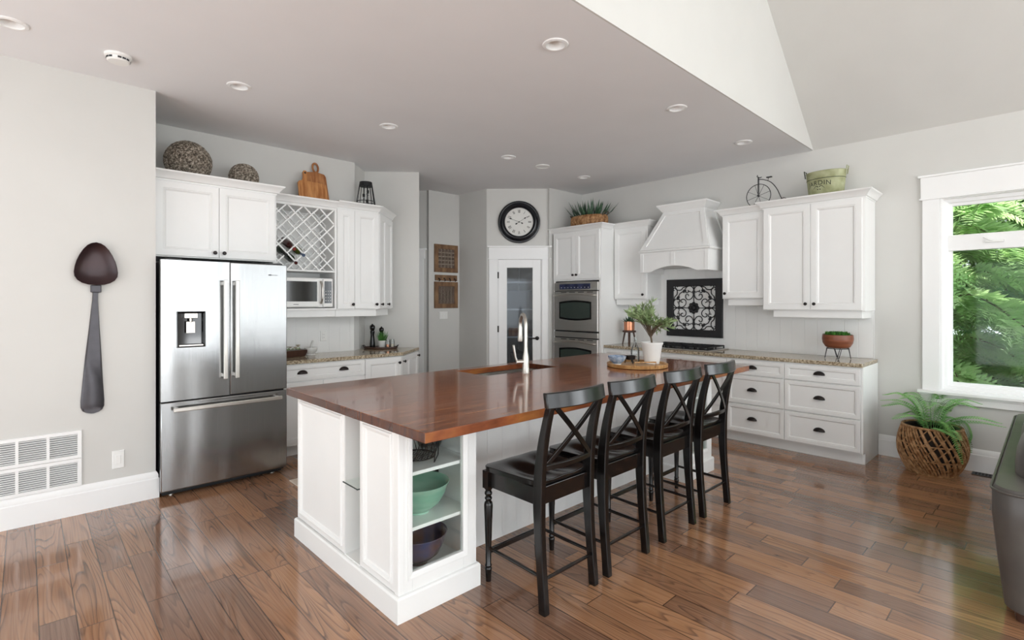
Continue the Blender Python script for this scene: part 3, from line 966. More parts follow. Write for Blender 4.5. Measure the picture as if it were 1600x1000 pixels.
# ================================================================== RIGHT RUN (faces -X); loc = left front corner, local x -> -Y
# ---- oven tower
t = thing('oven_tower_cabinet', 'tall white oven tower cabinet with two small doors above the double oven', 'cabinet', (5.40, 4.845, 0), RW)
W = .82
dp_ = .63
b = MB().box(0, .035, 0, dp_, 0, 2.499).box(W - .03, W, 0, dp_, 0, 2.499).box(.035, W - .03, 0, dp_, 1.77, 2.499).box(.035, W - .03, 0, dp_, 0, .42).box(.035, W - .03, .6, dp_, .42, 1.77)
build('body', b, 'white', t, smooth=0)
door(t, .01, W / 2 - .005, 1.79, 2.42, W / 2 - .035, 1.845)
door(t, W / 2 - .005, W - .015, 1.79, 2.42, W / 2 + .025, 1.845)
drawer(t, .01, W - .015, .12, .40, (W / 2,))
crown(t, [(0, .35), (0, 0), (W, 0), (W, .215)], 2.425)
# ---- double oven
t = thing('double_wall_oven', 'stainless double wall oven with arched windows in the oven tower', 'oven', (5.40, 4.845, 0), RW)
x0, x1 = .035, W - .032
b = MB().box(x0 + .005, x1 - .005, .0, .58, .43, 1.765)
build('body', b, 'darkgrey', t, smooth=0)
n = 10
top = [(x0 + (x1 - x0) * i / n, 1.745 + .012 * math.sin(PI * i / n)) for i in range(n + 1)]
cpn = build('control_panel', MB().prism([(x0, 1.635), (x1, 1.635)] + top[::-1], -.03, 0, 'y'), 'steel2', t, smooth=0, bevel=.003)
build('display', MB().box(x0 + .10, x1 - .12, -.0315, -.028, 1.655, 1.725), 'screen', cpn, smooth=0)
b = MB()
for i in range(9):
    b.box(x0 + .13 + i * .058, x0 + .142 + i * .058, -.0325, -.031, 1.672, 1.680)
build('button', b, 'plasticw', cpn, smooth=0)
def oven_door(z0, z1):
    d = build('oven_door', MB().box(x0, x1, -.035, 0, z0, z1), 'steel2', t, smooth=0, bevel=.004)
    h = z1 - z0
    wz0, wz1 = z0 + h * .30, z0 + h * .73
    wx0, wx1 = x0 + .10, x1 - .10
    mb = MB()
    def ring(ins, bulge, y):
        pts = []
        for i in range(n + 1):
            s_ = i / n
            pts.append((wx0 + ins + (wx1 - wx0 - 2 * ins) * s_, wz0 + ins - bulge * math.sin(PI * s_)))
        for i in range(n + 1):
            s_ = 1 - i / n
            pts.append((wx0 + ins + (wx1 - wx0 - 2 * ins) * s_, wz1 - ins + bulge * math.sin(PI * s_)))
        return pts
    build('oven_window', MB().prism(ring(0, .022, 0), -.0375, -.03, 'y'), 'blackglass', d, smooth=0)
    build('window_pane', MB().prism(ring(.022, .02, 0), -.0385, -.036, 'y'), 'screen2', d, smooth=0)
    pts = smoothpts([(x0 + .03, -.03, z1 - .055), (x0 + .05, -.075, z1 - .055), ((x0 + x1) / 2, -.085, z1 - .035), (x1 - .05, -.075, z1 - .055), (x1 - .03, -.03, z1 - .055)], 6)
    build('handle', MB().tube(pts, .012, 10), 'chrome', d)
    b = MB()
    for i in range(4):
        xx = x0 + .13 + i * .15
        b.box(xx, xx + .10, -.0362, -.034, z1 - .018, z1 - .009)
    build('vent_slot', b, 'rubber', d, smooth=0)
    return d
M['screen2'] = plain('oven_window_glass', '#3c4641', .08, var=.15, scale=4, spec=.7)
oven_door(1.095, 1.625)
build('middle_panel', MB().box(x0, x1, -.03, 0, 1.005, 1.075), 'steel2', t, smooth=0, bevel=.003)
oven_door(.46, .99)
build('dark_gap', MB().box(x0 + .003, x1 - .003, -.012, 0, .44, 1.64), 'rubber', t, smooth=0)

# ---- small upper cabinet left of hood
t = thing('wall_cabinet', 'white single-door upper cabinet between the oven tower and the range hood', 'cabinet', (5.69, 4.022, 0), RW)
W = .50
build('body', MB().box(0, W, 0, .345, 1.515, 2.514), 'white', t, smooth=0)
door(t, .01, W - .015, 1.525, 2.43, W - .05, 1.575)
rail(t, .01, W - .05, 1.515, .34)
crown(t, [(0, 0), (W, 0), (W, .345)], 2.435)

# ---- range hood
t = thing('range_hood', 'white tapered mantel range hood with arched apron and crown above the cooktop', 'range hood', (5.50, 3.505, 0), RW)
W = .87
dep = .535
z0, z1 = 1.84, 2.085
n = 16
pts = [(0, z0), (.13, z0)]
for i in range(n + 1):
    s_ = i / n
    pts.append((.15 + (W - .30) * s_, z0 + .004 + .062 * math.sin(PI * s_) ** .8))
pts += [(W - .13, z0), (W, z0), (W, z1), (0, z1)]
build('arched_apron', MB().prism(pts, 0, .02, 'y'), 'white', t, smooth=0, bevel=.003)
b = MB().box(0, .02, .02, dep, z0, z1).box(W - .02, W, .02, dep, z0, z1).box(.02, W - .02, .05, dep, z0 + .07, z0 + .09)
build('apron_side', b, 'white', t, smooth=0)
b = MB().box(.025, W - .025, -.006, 0, z1 - .03, z1 - .012)
for (xa, xb) in ((.0, .045), (W / 2 - .025, W / 2 + .025), (W - .045, W)):
    b.box(xa, xb, -.008, 0, z0 + (.0 if xa != W / 2 - .025 else .075), z1 - .01)
build('apron_stile', b, 'white', t, smooth=0, bevel=.002)
crown(t, [(0, dep), (0, 0), (W, 0), (W, dep)], z1 - .008, 'shelf_molding', [(-.02, 0), (.012, 0), (.024, .012), (.024, .024), (.008, .032), (-.02, .032)])
zt0, zt1 = z1 + .02, 2.585
bx0, bx1, by = .0, W, .0
tx0, tx1, ty = .18, W - .18, .25
def tap(s_, ins=0.0):
    return (bx0 + (tx0 - bx0) * s_ + ins, bx1 + (tx1 - bx1) * s_ - ins, by + (ty - by) * s_, zt0 + (zt1 - zt0) * s_)
a0 = tap(0); a1 = tap(1)
v = [(a0[0], a0[2], a0[3]), (a0[1], a0[2], a0[3]), (a0[1], dep, a0[3]), (a0[0], dep, a0[3]), (a1[0], a1[2], a1[3]), (a1[1], a1[2], a1[3]), (a1[1], dep, a1[3]), (a1[0], dep, a1[3])]
build('tapered_body', MB().add(v, [(0, 3, 2, 1), (4, 5, 6, 7), (0, 1, 5, 4), (1, 2, 6, 5), (2, 3, 7, 6), (3, 0, 4, 7)]), 'white', t, smooth=0)
# raised frame on the front slope and on both flanks
nf = Vector((0, -(zt1 - zt0), (ty - by))).normalized() * .012
def strip(pa, pb, pc, pd, nv):
    q = [Vector(p) for p in (pa, pb, pc, pd)]
    return [p for p in q] + [p + nv for p in q]
b = MB()
HEX = [(0, 3, 2, 1), (4, 5, 6, 7), (0, 1, 5, 4), (1, 2, 6, 5), (2, 3, 7, 6), (3, 0, 4, 7)]
w_ = .05
def pf(s_, side, ins):
    q = tap(s_)
    return ((q[0] + ins) if side == 0 else (q[1] - ins), q[2], q[3])
for side in (0, 1):
    b.add(strip(pf(0, side, 0), pf(0, side, w_), pf(1, side, w_), pf(1, side, 0), nf), HEX)
b.add(strip(pf(0, 0, w_), pf(0, 1, w_), pf(.09, 1, w_), pf(.09, 0, w_), nf), HEX)
b.add(strip(pf(.9, 0, w_), pf(.9, 1, w_), pf(1, 1, w_), pf(1, 0, w_), nf), HEX)
for side in (0, 1):
    sx = -1 if side == 0 else 1
    nv = Vector((sx * (zt1 - zt0), 0, (tx0 - bx0))).normalized() * .012
    p0 = pf(0, side, 0); p1 = pf(1, side, 0)
    b.add(strip(p0, (p0[0], p0[1] + .05, p0[2]), (p1[0], p1[1] + .05, p1[2]), p1, nv), HEX)
    b.add(strip((p0[0], dep - .05, p0[2]), (p0[0], dep, p0[2]), (p1[0], dep, p1[2]), (p1[0], dep - .05, p1[2]), nv), HEX)
build('raised_frame', b, 'white', t, smooth=0)
crown(t, [(tx0, dep), (tx0, ty), (tx1, ty), (tx1, dep)], 2.565, 'crown_molding', [(-.0, 0), (.012, 0), (.014, .02), (.024, .03), (.036, .05), (.058, .08), (.068, .09), (.07, .108), (-.0, .108)])
build('crown_top', MB().box(tx0 - .01, tx1 + .01, ty - .01, dep, 2.57, 2.67), 'white', t, smooth=0)

# ---- upper cabinets right of hood
t = thing('wall_cabinet', 'white single-door upper cabinet right of the range hood, under the little bicycle', 'cabinet', (5.69, 2.565, 0), RW)
W = .45
build('body', MB().box(0, W, 0, .345, 1.515, 2.514), 'white', t, smooth=0)
door(t, .008, W, 1.525, 2.43, .042, 1.575)
rail(t, .05, W, 1.515, .34)
crown(t, [(0, .345), (0, 0), (W, 0)], 2.435)
t = thing('wall_cabinet', 'large white two-door upper cabinet under the green bucket, nearest the window', 'cabinet', (5.65, 2.112, 0), RW)
W = .907
build('body', MB().box(0, W, 0, .385, 1.397, 2.514), 'white', t, smooth=0)
door(t, .008, W / 2, 1.405, 2.448, W / 2 - .038, 1.462)
door(t, W / 2, W - .02, 1.405, 2.448, W / 2 + .038, 1.462)
rail(t, .09, W - .03, 1.397, .38)
crown(t, [(0, .385), (0, 0), (W, 0), (W, .385)], 2.452)

# ---- base cabinets
t = thing('base_cabinet', 'white base cabinet next to the oven tower, behind the island', 'cabinet', (5.47, 4.022, 0), RW)
W = .62
build('body', MB().box(0, W, 0, .56, .105, .888), 'white', t, smooth=0)
toe(t, 0, W, .56)
drawer(t, .0, W / 2, .72, .875)
drawer(t, W / 2, W, .72, .875)
door(t, 0, W / 2, .115, .71, .04, .66)
door(t, W / 2, W, .115, .71, W - .04, .66)
t = thing('base_cabinet', 'white base cabinet under the gas cooktop', 'cabinet', (5.47, 3.40, 0), RW)
W = .985
build('body', MB().box(0, W, 0, .56, .105, .888), 'white', t, smooth=0)
toe(t, 0, W, .56)
drawer(t, .0, W, .72, .875, (.45,))
drawer(t, .0, W, .42, .71, (.45,))
drawer(t, .0, W, .115, .41, (.45,))
t = thing('base_cabinet', 'white six-drawer base cabinet with black cup pulls under the large upper cabinet', 'cabinet', (5.47, 2.413, 0), RW)
W = 1.215
build('body', MB().box(0, W, 0, .56, .105, .888), 'white', t, smooth=0)
build('end_panel', MB().prism([(0, .105), (0, .89), (.56, .89), (.56, 0), (.075, 0), (.075, .105)], W - .002, W + .016, 'x'), 'white', t, smooth=0)
toe(t, 0, W, .56)
for (xa, xb, p) in ((.0, .575, .26), (.575, W, .88)):
    drawer(t, xa, xb, .722, .875, (p,))
    drawer(t, xa, xb, .418, .716, (p,))
    drawer(t, xa, xb, .118, .412, (p,))

slab('granite_countertop', [(5.44, 1.182), (6.03, 1.182), (6.03, 4.02), (5.44, 4.02)], .889, .925, 'speckled granite counter along the right wall, holding the gas cooktop')
struct('trim_2', MB().box(6.022, 6.036, 1.21, 4.02, .926, 1.9), 'bead_y')

# ---- cooktop
t = thing('gas_cooktop', 'black gas cooktop with cast-iron grates on the right-wall counter', 'cooktop', (5.505, 3.47, .9255), RW)
W, D = .84, .50
build('steel_pan', MB().box(0, W, 0, D, 0, .012), 'steel2', t, smooth=0, bevel=.005)
build('black_surface', MB().box(.03, W - .03, .03, D - .03, .011, .014), 'black', t, smooth=0)
for i, gx in enumerate((.035, .295, .555)):
    g = MB()
    gw = .25
    zt = .048
    g.box(gx, gx + gw, .04, .052, zt - .012, zt).box(gx, gx + gw, D - .052, D - .04, zt - .012, zt)
    g.box(gx, gx + .012, .04, D - .04, zt - .012, zt).box(gx + gw - .012, gx + gw, .04, D - .04, zt - .012, zt)
    g.box(gx + gw / 2 - .006, gx + gw / 2 + .006, .05, D - .05, zt - .010, zt + .003)
    for yy in (.15, .25, .35):
        g.box(gx + .01, gx + gw - .01, yy - .005, yy + .005, zt - .010, zt + .003)
    for fx in (gx, gx + gw - .012):
        for fy in (.04, D - .052, .24):
            g.box(fx, fx + .012, fy, fy + .012, .012, zt)
    build('grate', g, 'iron', t, smooth=0, bevel=.002)
for (bx, by2, r) in ((.16, .14, .036), (.16, .36, .03), (.42, .25, .048), (.68, .14, .03), (.68, .36, .036)):
    build('burner', MB().lathe([(r, .013), (r, .022), (r * .8, .028), (0, .03)], (bx, by2, 0), 20), 'iron', t)
for i in range(5):
    build('control_knob', MB().lathe([(.019, .012), (.018, .034), (.0, .036)], (W / 2 - .2 + i * .1, .0245, 0), 14), 'iron', t)

# ================================================================== ISLAND
IX0, IX1 = 1.252, 4.40
t = thing('kitchen_island', 'white panelled kitchen island base with open display shelves and plinth', 'kitchen island', (2.8, 2.65, 0), world=True)
TZ = .892
YN, YB = 2.082, 3.29      # near face (display end) and far face
PX0, PX1 = 1.715, 3.93    # display cabinets at both ends in front of the recessed seating panel
# plinth with rounded cap
BASE = [(-.02, 0), (.016, 0), (.016, .108), (.010, .117), (.0, .12), (-.02, .12)]
build('plinth', MB().mold([(PX1, 2.40), (PX1, YN), (IX1, YN), (IX1, YB), (IX0, YB), (IX0, YN), (PX0, YN), (PX0, 2.40)], BASE), 'white', t, smooth=30)
# left end facing -X : two raised panels with an open niche between
E = Matrix.Translation((IX0, YB, 0)) @ Matrix.Rotation(-PI / 2, 4, 'Z')    # local x -> -Y, local y -> +X
EP = [(0, .02), (0, .0), (.028, .0), (.031, -.007), (.038, -.009), (.046, -.006), (.052, .002), (.058, .006)]
def endpanel(x0, x1):
    mb = MB(); mb.X = E
    mb.nest(x0, x1, .125, TZ, EP)
    return build('end_panel', mb, 'white', t, smooth=0)
endpanel(.0, .655)
endpanel(.835, YB - YN - .028)
mb = MB(); mb.X = E
mb.box(.656, .661, .001, .28, .12, TZ).box(.829, .834, .001, .28, .12, TZ).box(.655, .835, .275, .28, .12, TZ).box(.655, .835, 0, .28, .1, .125)
build('niche', mb, 'white', t, smooth=0)
mb = MB(); mb.X = E
mb.box(.663, .827, -.012, .27, .512, .519)
gs = build('glass_shelf', mb, 'glass', t, smooth=0)
gs['label'] = 'small glass shelf in the end niche'
mb = MB(); mb.X = E
mb.tube([(.663, -.0125, .5155), (.827, -.0125, .5155)], .0035, 6).tube([(.8265, -.012, .5155), (.8265, .25, .5155)], .003, 6)
build('shelf_edge', mb, 'glassedge', gs, smooth=0)
# display cabinet (near left corner), front facing -Y
def display(x0, x1, shelves):
    b = MB()
    if x0 < 2:
        b.box(x0 + .021, x0 + .030, YN + .022, 2.45, .137, TZ - .02).box(x1 - .012, x1, YN + .022, 2.399, .0, TZ)
    else:
        b.box(x0, x0 + .012, YN + .022, 2.399, .0, TZ).box(x1 - .030, x1 - .021, YN + .022, 2.45, .137, TZ - .02)
    b.box(x0 + .021, x1 - .021, 2.45, 2.47, .12, TZ).box(x0 + .021, x1 - .021, YN + .023, 2.45, .122, .137).box(x0 + .021, x1 - .021, YN + .023, 2.45, TZ - .02, TZ)
    build('display_box', b, 'white', t, smooth=0)
    fr = MB()
    xa, xb = x0 + .075, x1 - .085
    fr.box(x0, xa, YN, YN + .022, .12, TZ).box(xb, x1, YN, YN + .022, .12, TZ).box(xa, xb, YN, YN + .022, .12, .205).box(xa, xb, YN, YN + .022, .84, TZ)
    build('face_frame', fr, 'white', t, smooth=0, bevel=.002)
    fb = MB()
    fb.nest(xa - .028, xb + .028, .175, .868, [(0, YN), (0, YN - .006), (.006, YN - .007), (.02, YN - .004), (.028, YN)], cap=False, back=False)
    build('frame_bead', fb, 'white', t, smooth=0)
    build('display_pane', MB().box(xa, xb, YN + .010, YN + .014, .205, .84), 'glass', t, smooth=0)
    for z in shelves:
        build('shelf', MB().box(x0 + .018, x1 - .013, YN + .03, 2.45, z - .018, z), 'white', t, smooth=0, bevel=.002)
display(IX0, PX0, (.665, .40))
display(PX1, IX1, (.665, .40))
cpst = MB().box(IX0 - .004, IX0 + .03, YN - .004, YN + .032, .12, TZ)
build('corner_post', cpst, 'white', t, smooth=0, bevel=.004)
build('seating_panel', MB().box(PX0, PX1, 2.40, 2.42, .0, TZ), 'bead_x', t, smooth=0)
build('rear_panel', MB().box(IX0 + .021, IX1, YB - .02, YB, .1, TZ), 'white', t, smooth=0)
mb = MB().box(IX1 - .018, IX1, YN + .024, YB - .022, .1, TZ)
build('end_panel', mb, 'white', t, smooth=0)
build('bottom_board', MB().box(IX0 + .01, IX1 - .01, 2.42, YB - .01, .09, .11), 'white', t, smooth=0)

# wooden top with a rectangular cut-out for the sink
TX0, TX1, TY0, TY1 = 1.20, 4.485, 1.79, 3.345
SX0, SX1, SY0, SY1 = 2.47, 3.25, 2.875, 3.245
z0, z1 = .8925, .937
v = []
for z in (z0, z1):
    for (a, b_, c_, d_) in ((TX0, TX1, TY0, TY1), (SX0, SX1, SY0, SY1)):
        v += [(a, c_, z), (b_, c_, z), (b_, d_, z), (a, d_, z)]
f = []
for j in range(4):
    k = (j + 1) % 4
    f += [(8 + j, 8 + k, 12 + k, 12 + j), (j, k, 4 + k, 4 + j), (j, k, 8 + k, 8 + j), (4 + j, 4 + k, 12 + k, 12 + j)]
o = build('island_countertop', MB().add(v, f), 'top', loc=(2.84, 2.57, z0), smooth=0, bevel=.004)
tag(o, 'glossy reddish-brown wooden slab on the island, with a sink cut-out', 'countertop')
t = thing('undermount_sink', 'stainless sink set below the cut-out of the wooden island top', 'sink', (2.86, 3.06, .8905), world=True)
v = []; zz = [(-.02, .8905), (.006, .8905), (.006, .70), (.03, .685)]
for (i_, z) in zz:
    v += [(SX0 + i_, SY0 + i_, z), (SX1 - i_, SY0 + i_, z), (SX1 - i_, SY1 - i_, z), (SX0 + i_, SY1 - i_, z)]
f = []
for k in range(3):
    for j in range(4):
        f.append((4 * k + j, 4 * k + (j + 1) % 4, 4 * k + 4 + (j + 1) % 4, 4 * k + 4 + j))
f.append((12, 13, 14, 15))
build('basin', MB().add(v, f), 'chrome', t, smooth=0)
build('divider', MB().box(2.80, 2.83, SY0 + .006, SY1 - .006, .69, .86), 'chrome', t, smooth=0, bevel=.004)
for x in (2.64, 3.04):
    build('drain', MB().lathe([(.045, .686), (.045, .69), (.03, .688), (0, .687)], (x, 3.06, 0), 20), 'darkgrey', t)
# faucet
t = thing('kitchen_faucet', 'tall brushed-nickel gooseneck faucet with side lever behind the stools', 'faucet', (2.79, 2.79, .937), rad(-33))
build('body', MB().lathe([(.030, 0), (.030, .004), (.0285, .006), (.027, .05), (.025, .12), (.018, .155), (.0155, .18), (.0155, .20)], (0, 0, 0), 22), 'chrome', t)
pts = [(0, 0, .18), (0, 0, .34)] + [(-.0 - 0, .105 - .105 * math.cos(a), .36 + .085 * math.sin(a)) for a in [PI * i / 12 for i in range(13)]] + [(0, .21, .32)]
pts = [(p[0], p[1], p[2]) for p in pts]
build('gooseneck', MB().tube(pts, .0145, 14), 'chrome', t)
build('spray_head', MB().tube([(0, .21, .345), (0, .211, .30), (0, .214, .24), (0, .214, .225)], [.017, .018, .022, .019], 14), 'chrome', t)
lv = MB().tube([(0, 0, .085), (-.075, 0, .085)], [.019, .017], 14)
lb = build('lever_base', lv, 'chrome', t)
build('lever', MB().tube([(-.068, 0, .085), (-.082, -.004, .12), (-.098, -.008, .215)], [.011, .009, .0095], 10), 'chrome', lb)

# ------------------------------------------------------------------ stools
def make_stool(name, label, loc):
    t = thing(name, label, 'bar stool', loc, 0, 'counter stools along the island')
    # saddle seat
    yb, yf = -.165, .235
    def outline(s_):
        y = yb + (yf - yb) * s_
        hw = .192 + .030 * s_
        if s_ > .86: hw -= .05 * ((s_ - .86) / .14) ** 2
        if s_ < .08: hw -= .012 * (1 - s_ / .08)
        return y, hw
    def zt(u, s_):
        z = .617
        z -= .020 * math.exp(-((abs(u) - .42) / .3) ** 2) * math.exp(-((s_ - .42) / .36) ** 2)
        z -= .010 * math.exp(-((s_ - .3) / .25) ** 2) * (1 - u * u)
        return z - .006 * max(0, (s_ - .85) / .15) ** 2
    N = 17
    mb = MB()
    def ftop(a, b):
        u = -1 + 2 * a; y, hw = outline(b)
        return (u * hw, y, zt(u, b))
    def fbot(a, b):
        u = -1 + 2 * a; y, hw = outline(b)
        return (u * hw * .985, y * .99, .588)
    mb.grid(ftop, N, N); mb.grid(fbot, N, N)
    nn = N * N
    rim = [i for i in range(N)] + [j * N + N - 1 for j in range(1, N)] + [(N - 1) * N + i for i in range(N - 2, -1, -1)] + [j * N for j in range(N - 2, 0, -1)]
    for i in range(len(rim)):
        a, b_ = rim[i], rim[(i + 1) % len(rim)]
        mb.f.append([a, b_, nn + b_, nn + a])
    build('seat', mb, 'stool', t, smooth=50, bevel=.004)
    # apron
    mb = MB().box(-.17, .17, .195, .213, .50, .588).box(-.172, .172, -.176, -.158, .505, .588)
    for sx in (-1, 1):
        mb.box(sx * .188 - .009, sx * .188 + .009, -.16, .19, .505, .588)
    build('apron', mb, 'stool', t, smooth=0, bevel=.002)
    # turned front legs
    prof = [(.0135, .0), (.0165, .05), (.019, .066), (.019, .070), (.0145, .076), (.0185, .083), (.0185, .087), (.0145, .093), (.0165, .20), (.0215, .34), (.0235, .405), (.021, .418), (.0135, .428), (.0195, .437), (.0195, .443), (.0135, .452), (.0205, .462), (.0205, .470), (.015, .482), (.022, .492), (.022, .497)]
    for sx in (-1, 1):
        mb = MB().lathe(prof, (sx * .188, .203, 0), 18)
        mb.box(sx * .188 - .022, sx * .188 + .022, .181, .225, .495, .588)
        build('front_leg', mb, 'stool', t, smooth=40)
    # curved rear legs running up to the top rail
    def yback(z):
        P = [(0, -.205), (.2, -.186), (.42, -.170), (.60, -.168), (.75, -.182), (.90, -.213), (1.0, -.243), (1.08, -.27)]
        for i in range(len(P) - 1):
            if P[i][0] <= z <= P[i + 1][0]:
                s_ = (z - P[i][0]) / (P[i + 1][0] - P[i][0])
                return P[i][1] + (P[i + 1][1] - P[i][1]) * s_
        return P[-1][1]
    def ysm(z):
        return sum(yback(min(max(z + k * .03, 0), 1.08)) for k in range(-3, 4)) / 7
    for sx in (-1, 1):
        mb = MB()
        vs = []; nz = 24
        for i in range(nz + 1):
            z = 1.0 * i / nz
            y = ysm(z)
            hx = .0175
            hy = .021 + .007 * math.exp(-((z - .56) / .2) ** 2) - .004 * max(0, z - .8) / .2
            cx = sx * (.186 + .004 * (1 - z))
            vs += [(cx - hx, y - hy, z), (cx + hx, y - hy, z), (cx + hx, y + hy, z), (cx - hx, y + hy, z)]
        fs = [(3, 2, 1, 0), tuple(range(4 * nz, 4 * nz + 4))]
        for i in range(nz):
            for j in range(4):
                fs.append((4 * i + j, 4 * i + (j + 1) % 4, 4 * i + 4 + (j + 1) % 4, 4 * i + 4 + j))
        build('rear_leg', mb.add(vs, fs), 'stool', t, smooth=30, bevel=.004)
    # top rail, bowed backwards
    def bow(x, d): return -d * (1 - (x / .22) ** 2)
    def curved(x0, x1, za, zb, th, d, zoff=0.0, n=16, ybase=None, lean=0.0):
        mb = MB(); vs = []
        for i in range(n + 1):
            x = x0 + (x1 - x0) * i / n
            for (z, s_) in ((za, -1), (za, 1), (zb, 1), (zb, -1)):
                zz = z + zoff * (1 - (x / x1) ** 2)
                y = (ysm(zz) if ybase is None else ybase + (lean if z == zb else -lean) * .6) + bow(x, d) + s_ * th / 2
                vs.append((x, y, zz))
        fs = [(0, 1, 2, 3), (4 * n + 3, 4 * n + 2, 4 * n + 1, 4 * n)]
        for i in range(n):
            for j in range(4):
                fs.append((4 * i + j, 4 * i + (j + 1) % 4, 4 * i + 4 + (j + 1) % 4, 4 * i + 4 + j))
        return mb.add(vs, fs)
    build('top_rail', curved(-.222, .222, .982, 1.056, .024, .036, ybase=-.240, lean=.010), 'stool', t, smooth=30, bevel=.005)
    build('lower_rail', curved(-.172, .172, .672, .700, .020, .030), 'stool', t, smooth=30, bevel=.003)
    # crossed slats
    for sx in (-1, 1):
        mb = MB(); vs = []; n = 14
        for i in range(n + 1):
            s_ = i / n
            x = sx * (-.165 + .33 * s_); z = .695 + (.985 - .695) * s_
            dx, dz = sx * .33, .29
            L = math.hypot(dx, dz); nx, nz_ = -dz / L * .0125, dx / L * .0125
            y = ysm(z) + bow(x, .032) + sx * .003
            for (qx, qz, s2) in ((nx, nz_, -1), (-nx, -nz_, -1), (-nx, -nz_, 1), (nx, nz_, 1)):
                vs.append((x + qx, y + s2 * .006, z + qz))
        fs = [(0, 1, 2, 3), (4 * n + 3, 4 * n + 2, 4 * n + 1, 4 * n)]
        for i in range(n):
            for j in range(4):
                fs.append((4 * i + j, 4 * i + (j + 1) % 4, 4 * i + 4 + (j + 1) % 4, 4 * i + 4 + j))
        build('cross_slat', mb.add(vs, fs), 'stool', t, smooth=30, bevel=.002)
    for sx in (-1, 1):
        build('side_stretcher', MB().tube([(sx * .188, .203, .178), (sx * .187, 0, .172), (sx * .189, -.19, .168)], [.008, .010, .008], 10), 'stool', t)
    build('front_stretcher', MB().box(-.19, .19, .197, .209, .142, .172), 'stool', t, smooth=0, bevel=.004)
    build('rear_stretcher', MB().tube([(-.188, -.19, .155), (0, -.19, .155), (.188, -.19, .155)], [.008, .010, .008], 10), 'stool', t)
    return t
SY = 1.865
st = make_stool('bar_stool', 'black X-back wooden stool nearest the glass display shelves', (1.975, SY, 0))
dup(st, (2.475, SY, 0), 'black X-back wooden stool, second from the glass display shelves')
dup(st, (3.045, SY, 0), 'black X-back wooden stool, third from the glass display shelves, before the round tray')
dup(st, (3.575, SY, 0), 'black X-back wooden stool farthest from the display shelves, nearest the six-drawer cabinet')

# ------------------------------------------------------------------ things in the island display
t = thing('wire_basket', 'black wire basket with a mesh base on the top shelf of the island display', 'basket', (1.475, 2.285, .6655))
b = MB()
for i in range(20):
    a = 2 * PI * i / 20
    b.tube([(math.cos(a) * .10, math.sin(a) * .10, .018), (math.cos(a + .2) * .122, math.sin(a + .2) * .122, .10), (math.cos(a) * .145, math.sin(a) * .145, .20)], .0022, 5)
build('wire_side', b, 'iron', t)
b = MB()
for r, z in ((.145, .20), (.10, .018)):
    b.tube([(math.cos(2 * PI * i / 32) * r, math.sin(2 * PI * i / 32) * r, z) for i in range(32)], .0035, 6, closed=True)
build('rim', b, 'iron', t)
b = MB()
for i in range(-5, 6):
    w_ = math.sqrt(max(0, .10 ** 2 - (i * .018) ** 2))
    b.tube([(i * .018, -w_, .018), (i * .018, w_, .018)], .0016, 5).tube([(-w_, i * .018, .018), (w_, i * .018, .018)], .0016, 5)
build('mesh_base', b, 'iron', t)
build('handle_foot', MB().tube([(.02, -.150, .19), (.03, -.125, .004), (.12, -.03, .004), (.148, .0, .19)], .003, 6), 'iron', t)
def bowl(name, label, loc, R_, h, foot, mat, rim=None, group=None, cat='bowl'):
    o = thing(name, label, cat, loc, 0, group)
    pr = [(foot, 0), (foot, .008), (foot * 1.15, .012), (R_ * .75, h * .35), (R_ * .93, h * .7), (R_, h - .006), (R_ * 1.03, h - .002), (R_ * 1.02, h), (R_ * .97, h - .003), (R_ * .9, h * .7), (R_ * .7, h * .36), (foot, .025), (0, .02)]
    build('bowl_body', MB().lathe(pr, (0, 0, 0), 40), mat, o, smooth=60)
    return o
bowl('mixing_bowl', 'large celadon-green glazed bowl on the middle shelf of the island display', (1.475, 2.265, .4005), .158, .155, .06, 'green_glaze')
bowl('mixing_bowl', 'dark blue and brown glazed bowl on the bottom shelf of the island display', (1.475, 2.265, .1375), .148, .16, .05, 'dark_glaze')
bowl('glass_dish', 'pale clear glass dish behind the wire basket in the island display', (1.615, 2.36, .6655), .075, .085, .04, 'bottleglass')

# ------------------------------------------------------------------ on the island
t = thing('round_tray', 'round honey-coloured wooden tray with a brass handle on the island', 'tray', (3.755, 2.425, .9375))
n = 48
build('tray_board', MB().lathe([(.235, 0), (.25, .004), (.252, .028), (.246, .032), (.238, .028), (.232, .014), (0, .013)], (0, 0, 0), n), 'trayw', t, smooth=40)
hm = Matrix.Rotation(rad(-42), 4, 'Z')
hb = MB(); hb.X = hm
hb.tube([(-.085, -.238, .02), (-.085, -.246, .062), (.085, -.246, .062), (.085, -.238, .02)], .006, 8)
build('tray_handle', hb, 'trayw', t)
TB = .9375 + .0135
t = thing('small_bowl', 'small blue and white patterned bowl on the round tray', 'bowl', (3.645, 2.55, TB))
R_, h = .077, .072
build('bowl_body', MB().lathe([(.032, 0), (.034, .012), (.055, .026), (.072, .052), (R_, h), (R_ - .003, h + .001), (.068, .052), (.05, .028), (0, .018)], (0, 0, 0), 32), 'blue_glaze', t, smooth=60)
build('foot_ring', MB().lathe([(.033, 0), (.034, .011), (.030, .012), (.030, 0)], (0, 0, 0), 24), 'pot', t)
t = thing('candle_holder', 'small dark metal holder between the blue bowl and the white plant pot', 'candle holder', (3.81, 2.53, TB))
build('cup', MB().lathe([(.03, .03), (.042, .035), (.045, .065), (.042, .065), (.039, .04), (0, .036)], (0, 0, 0), 24), 'bronze', t)
for k in range(3):
    a = k * 2 * PI / 3
    build('leg', MB().tube([(.035 * math.cos(a), .035 * math.sin(a), .04), (.045 * math.cos(a), .045 * math.sin(a), .0)], .004, 6), 'bronze', t)
t = thing('glass_bottle', 'clear glass bottle on the round tray behind the potted tree', 'bottle', (3.885, 2.53, TB))
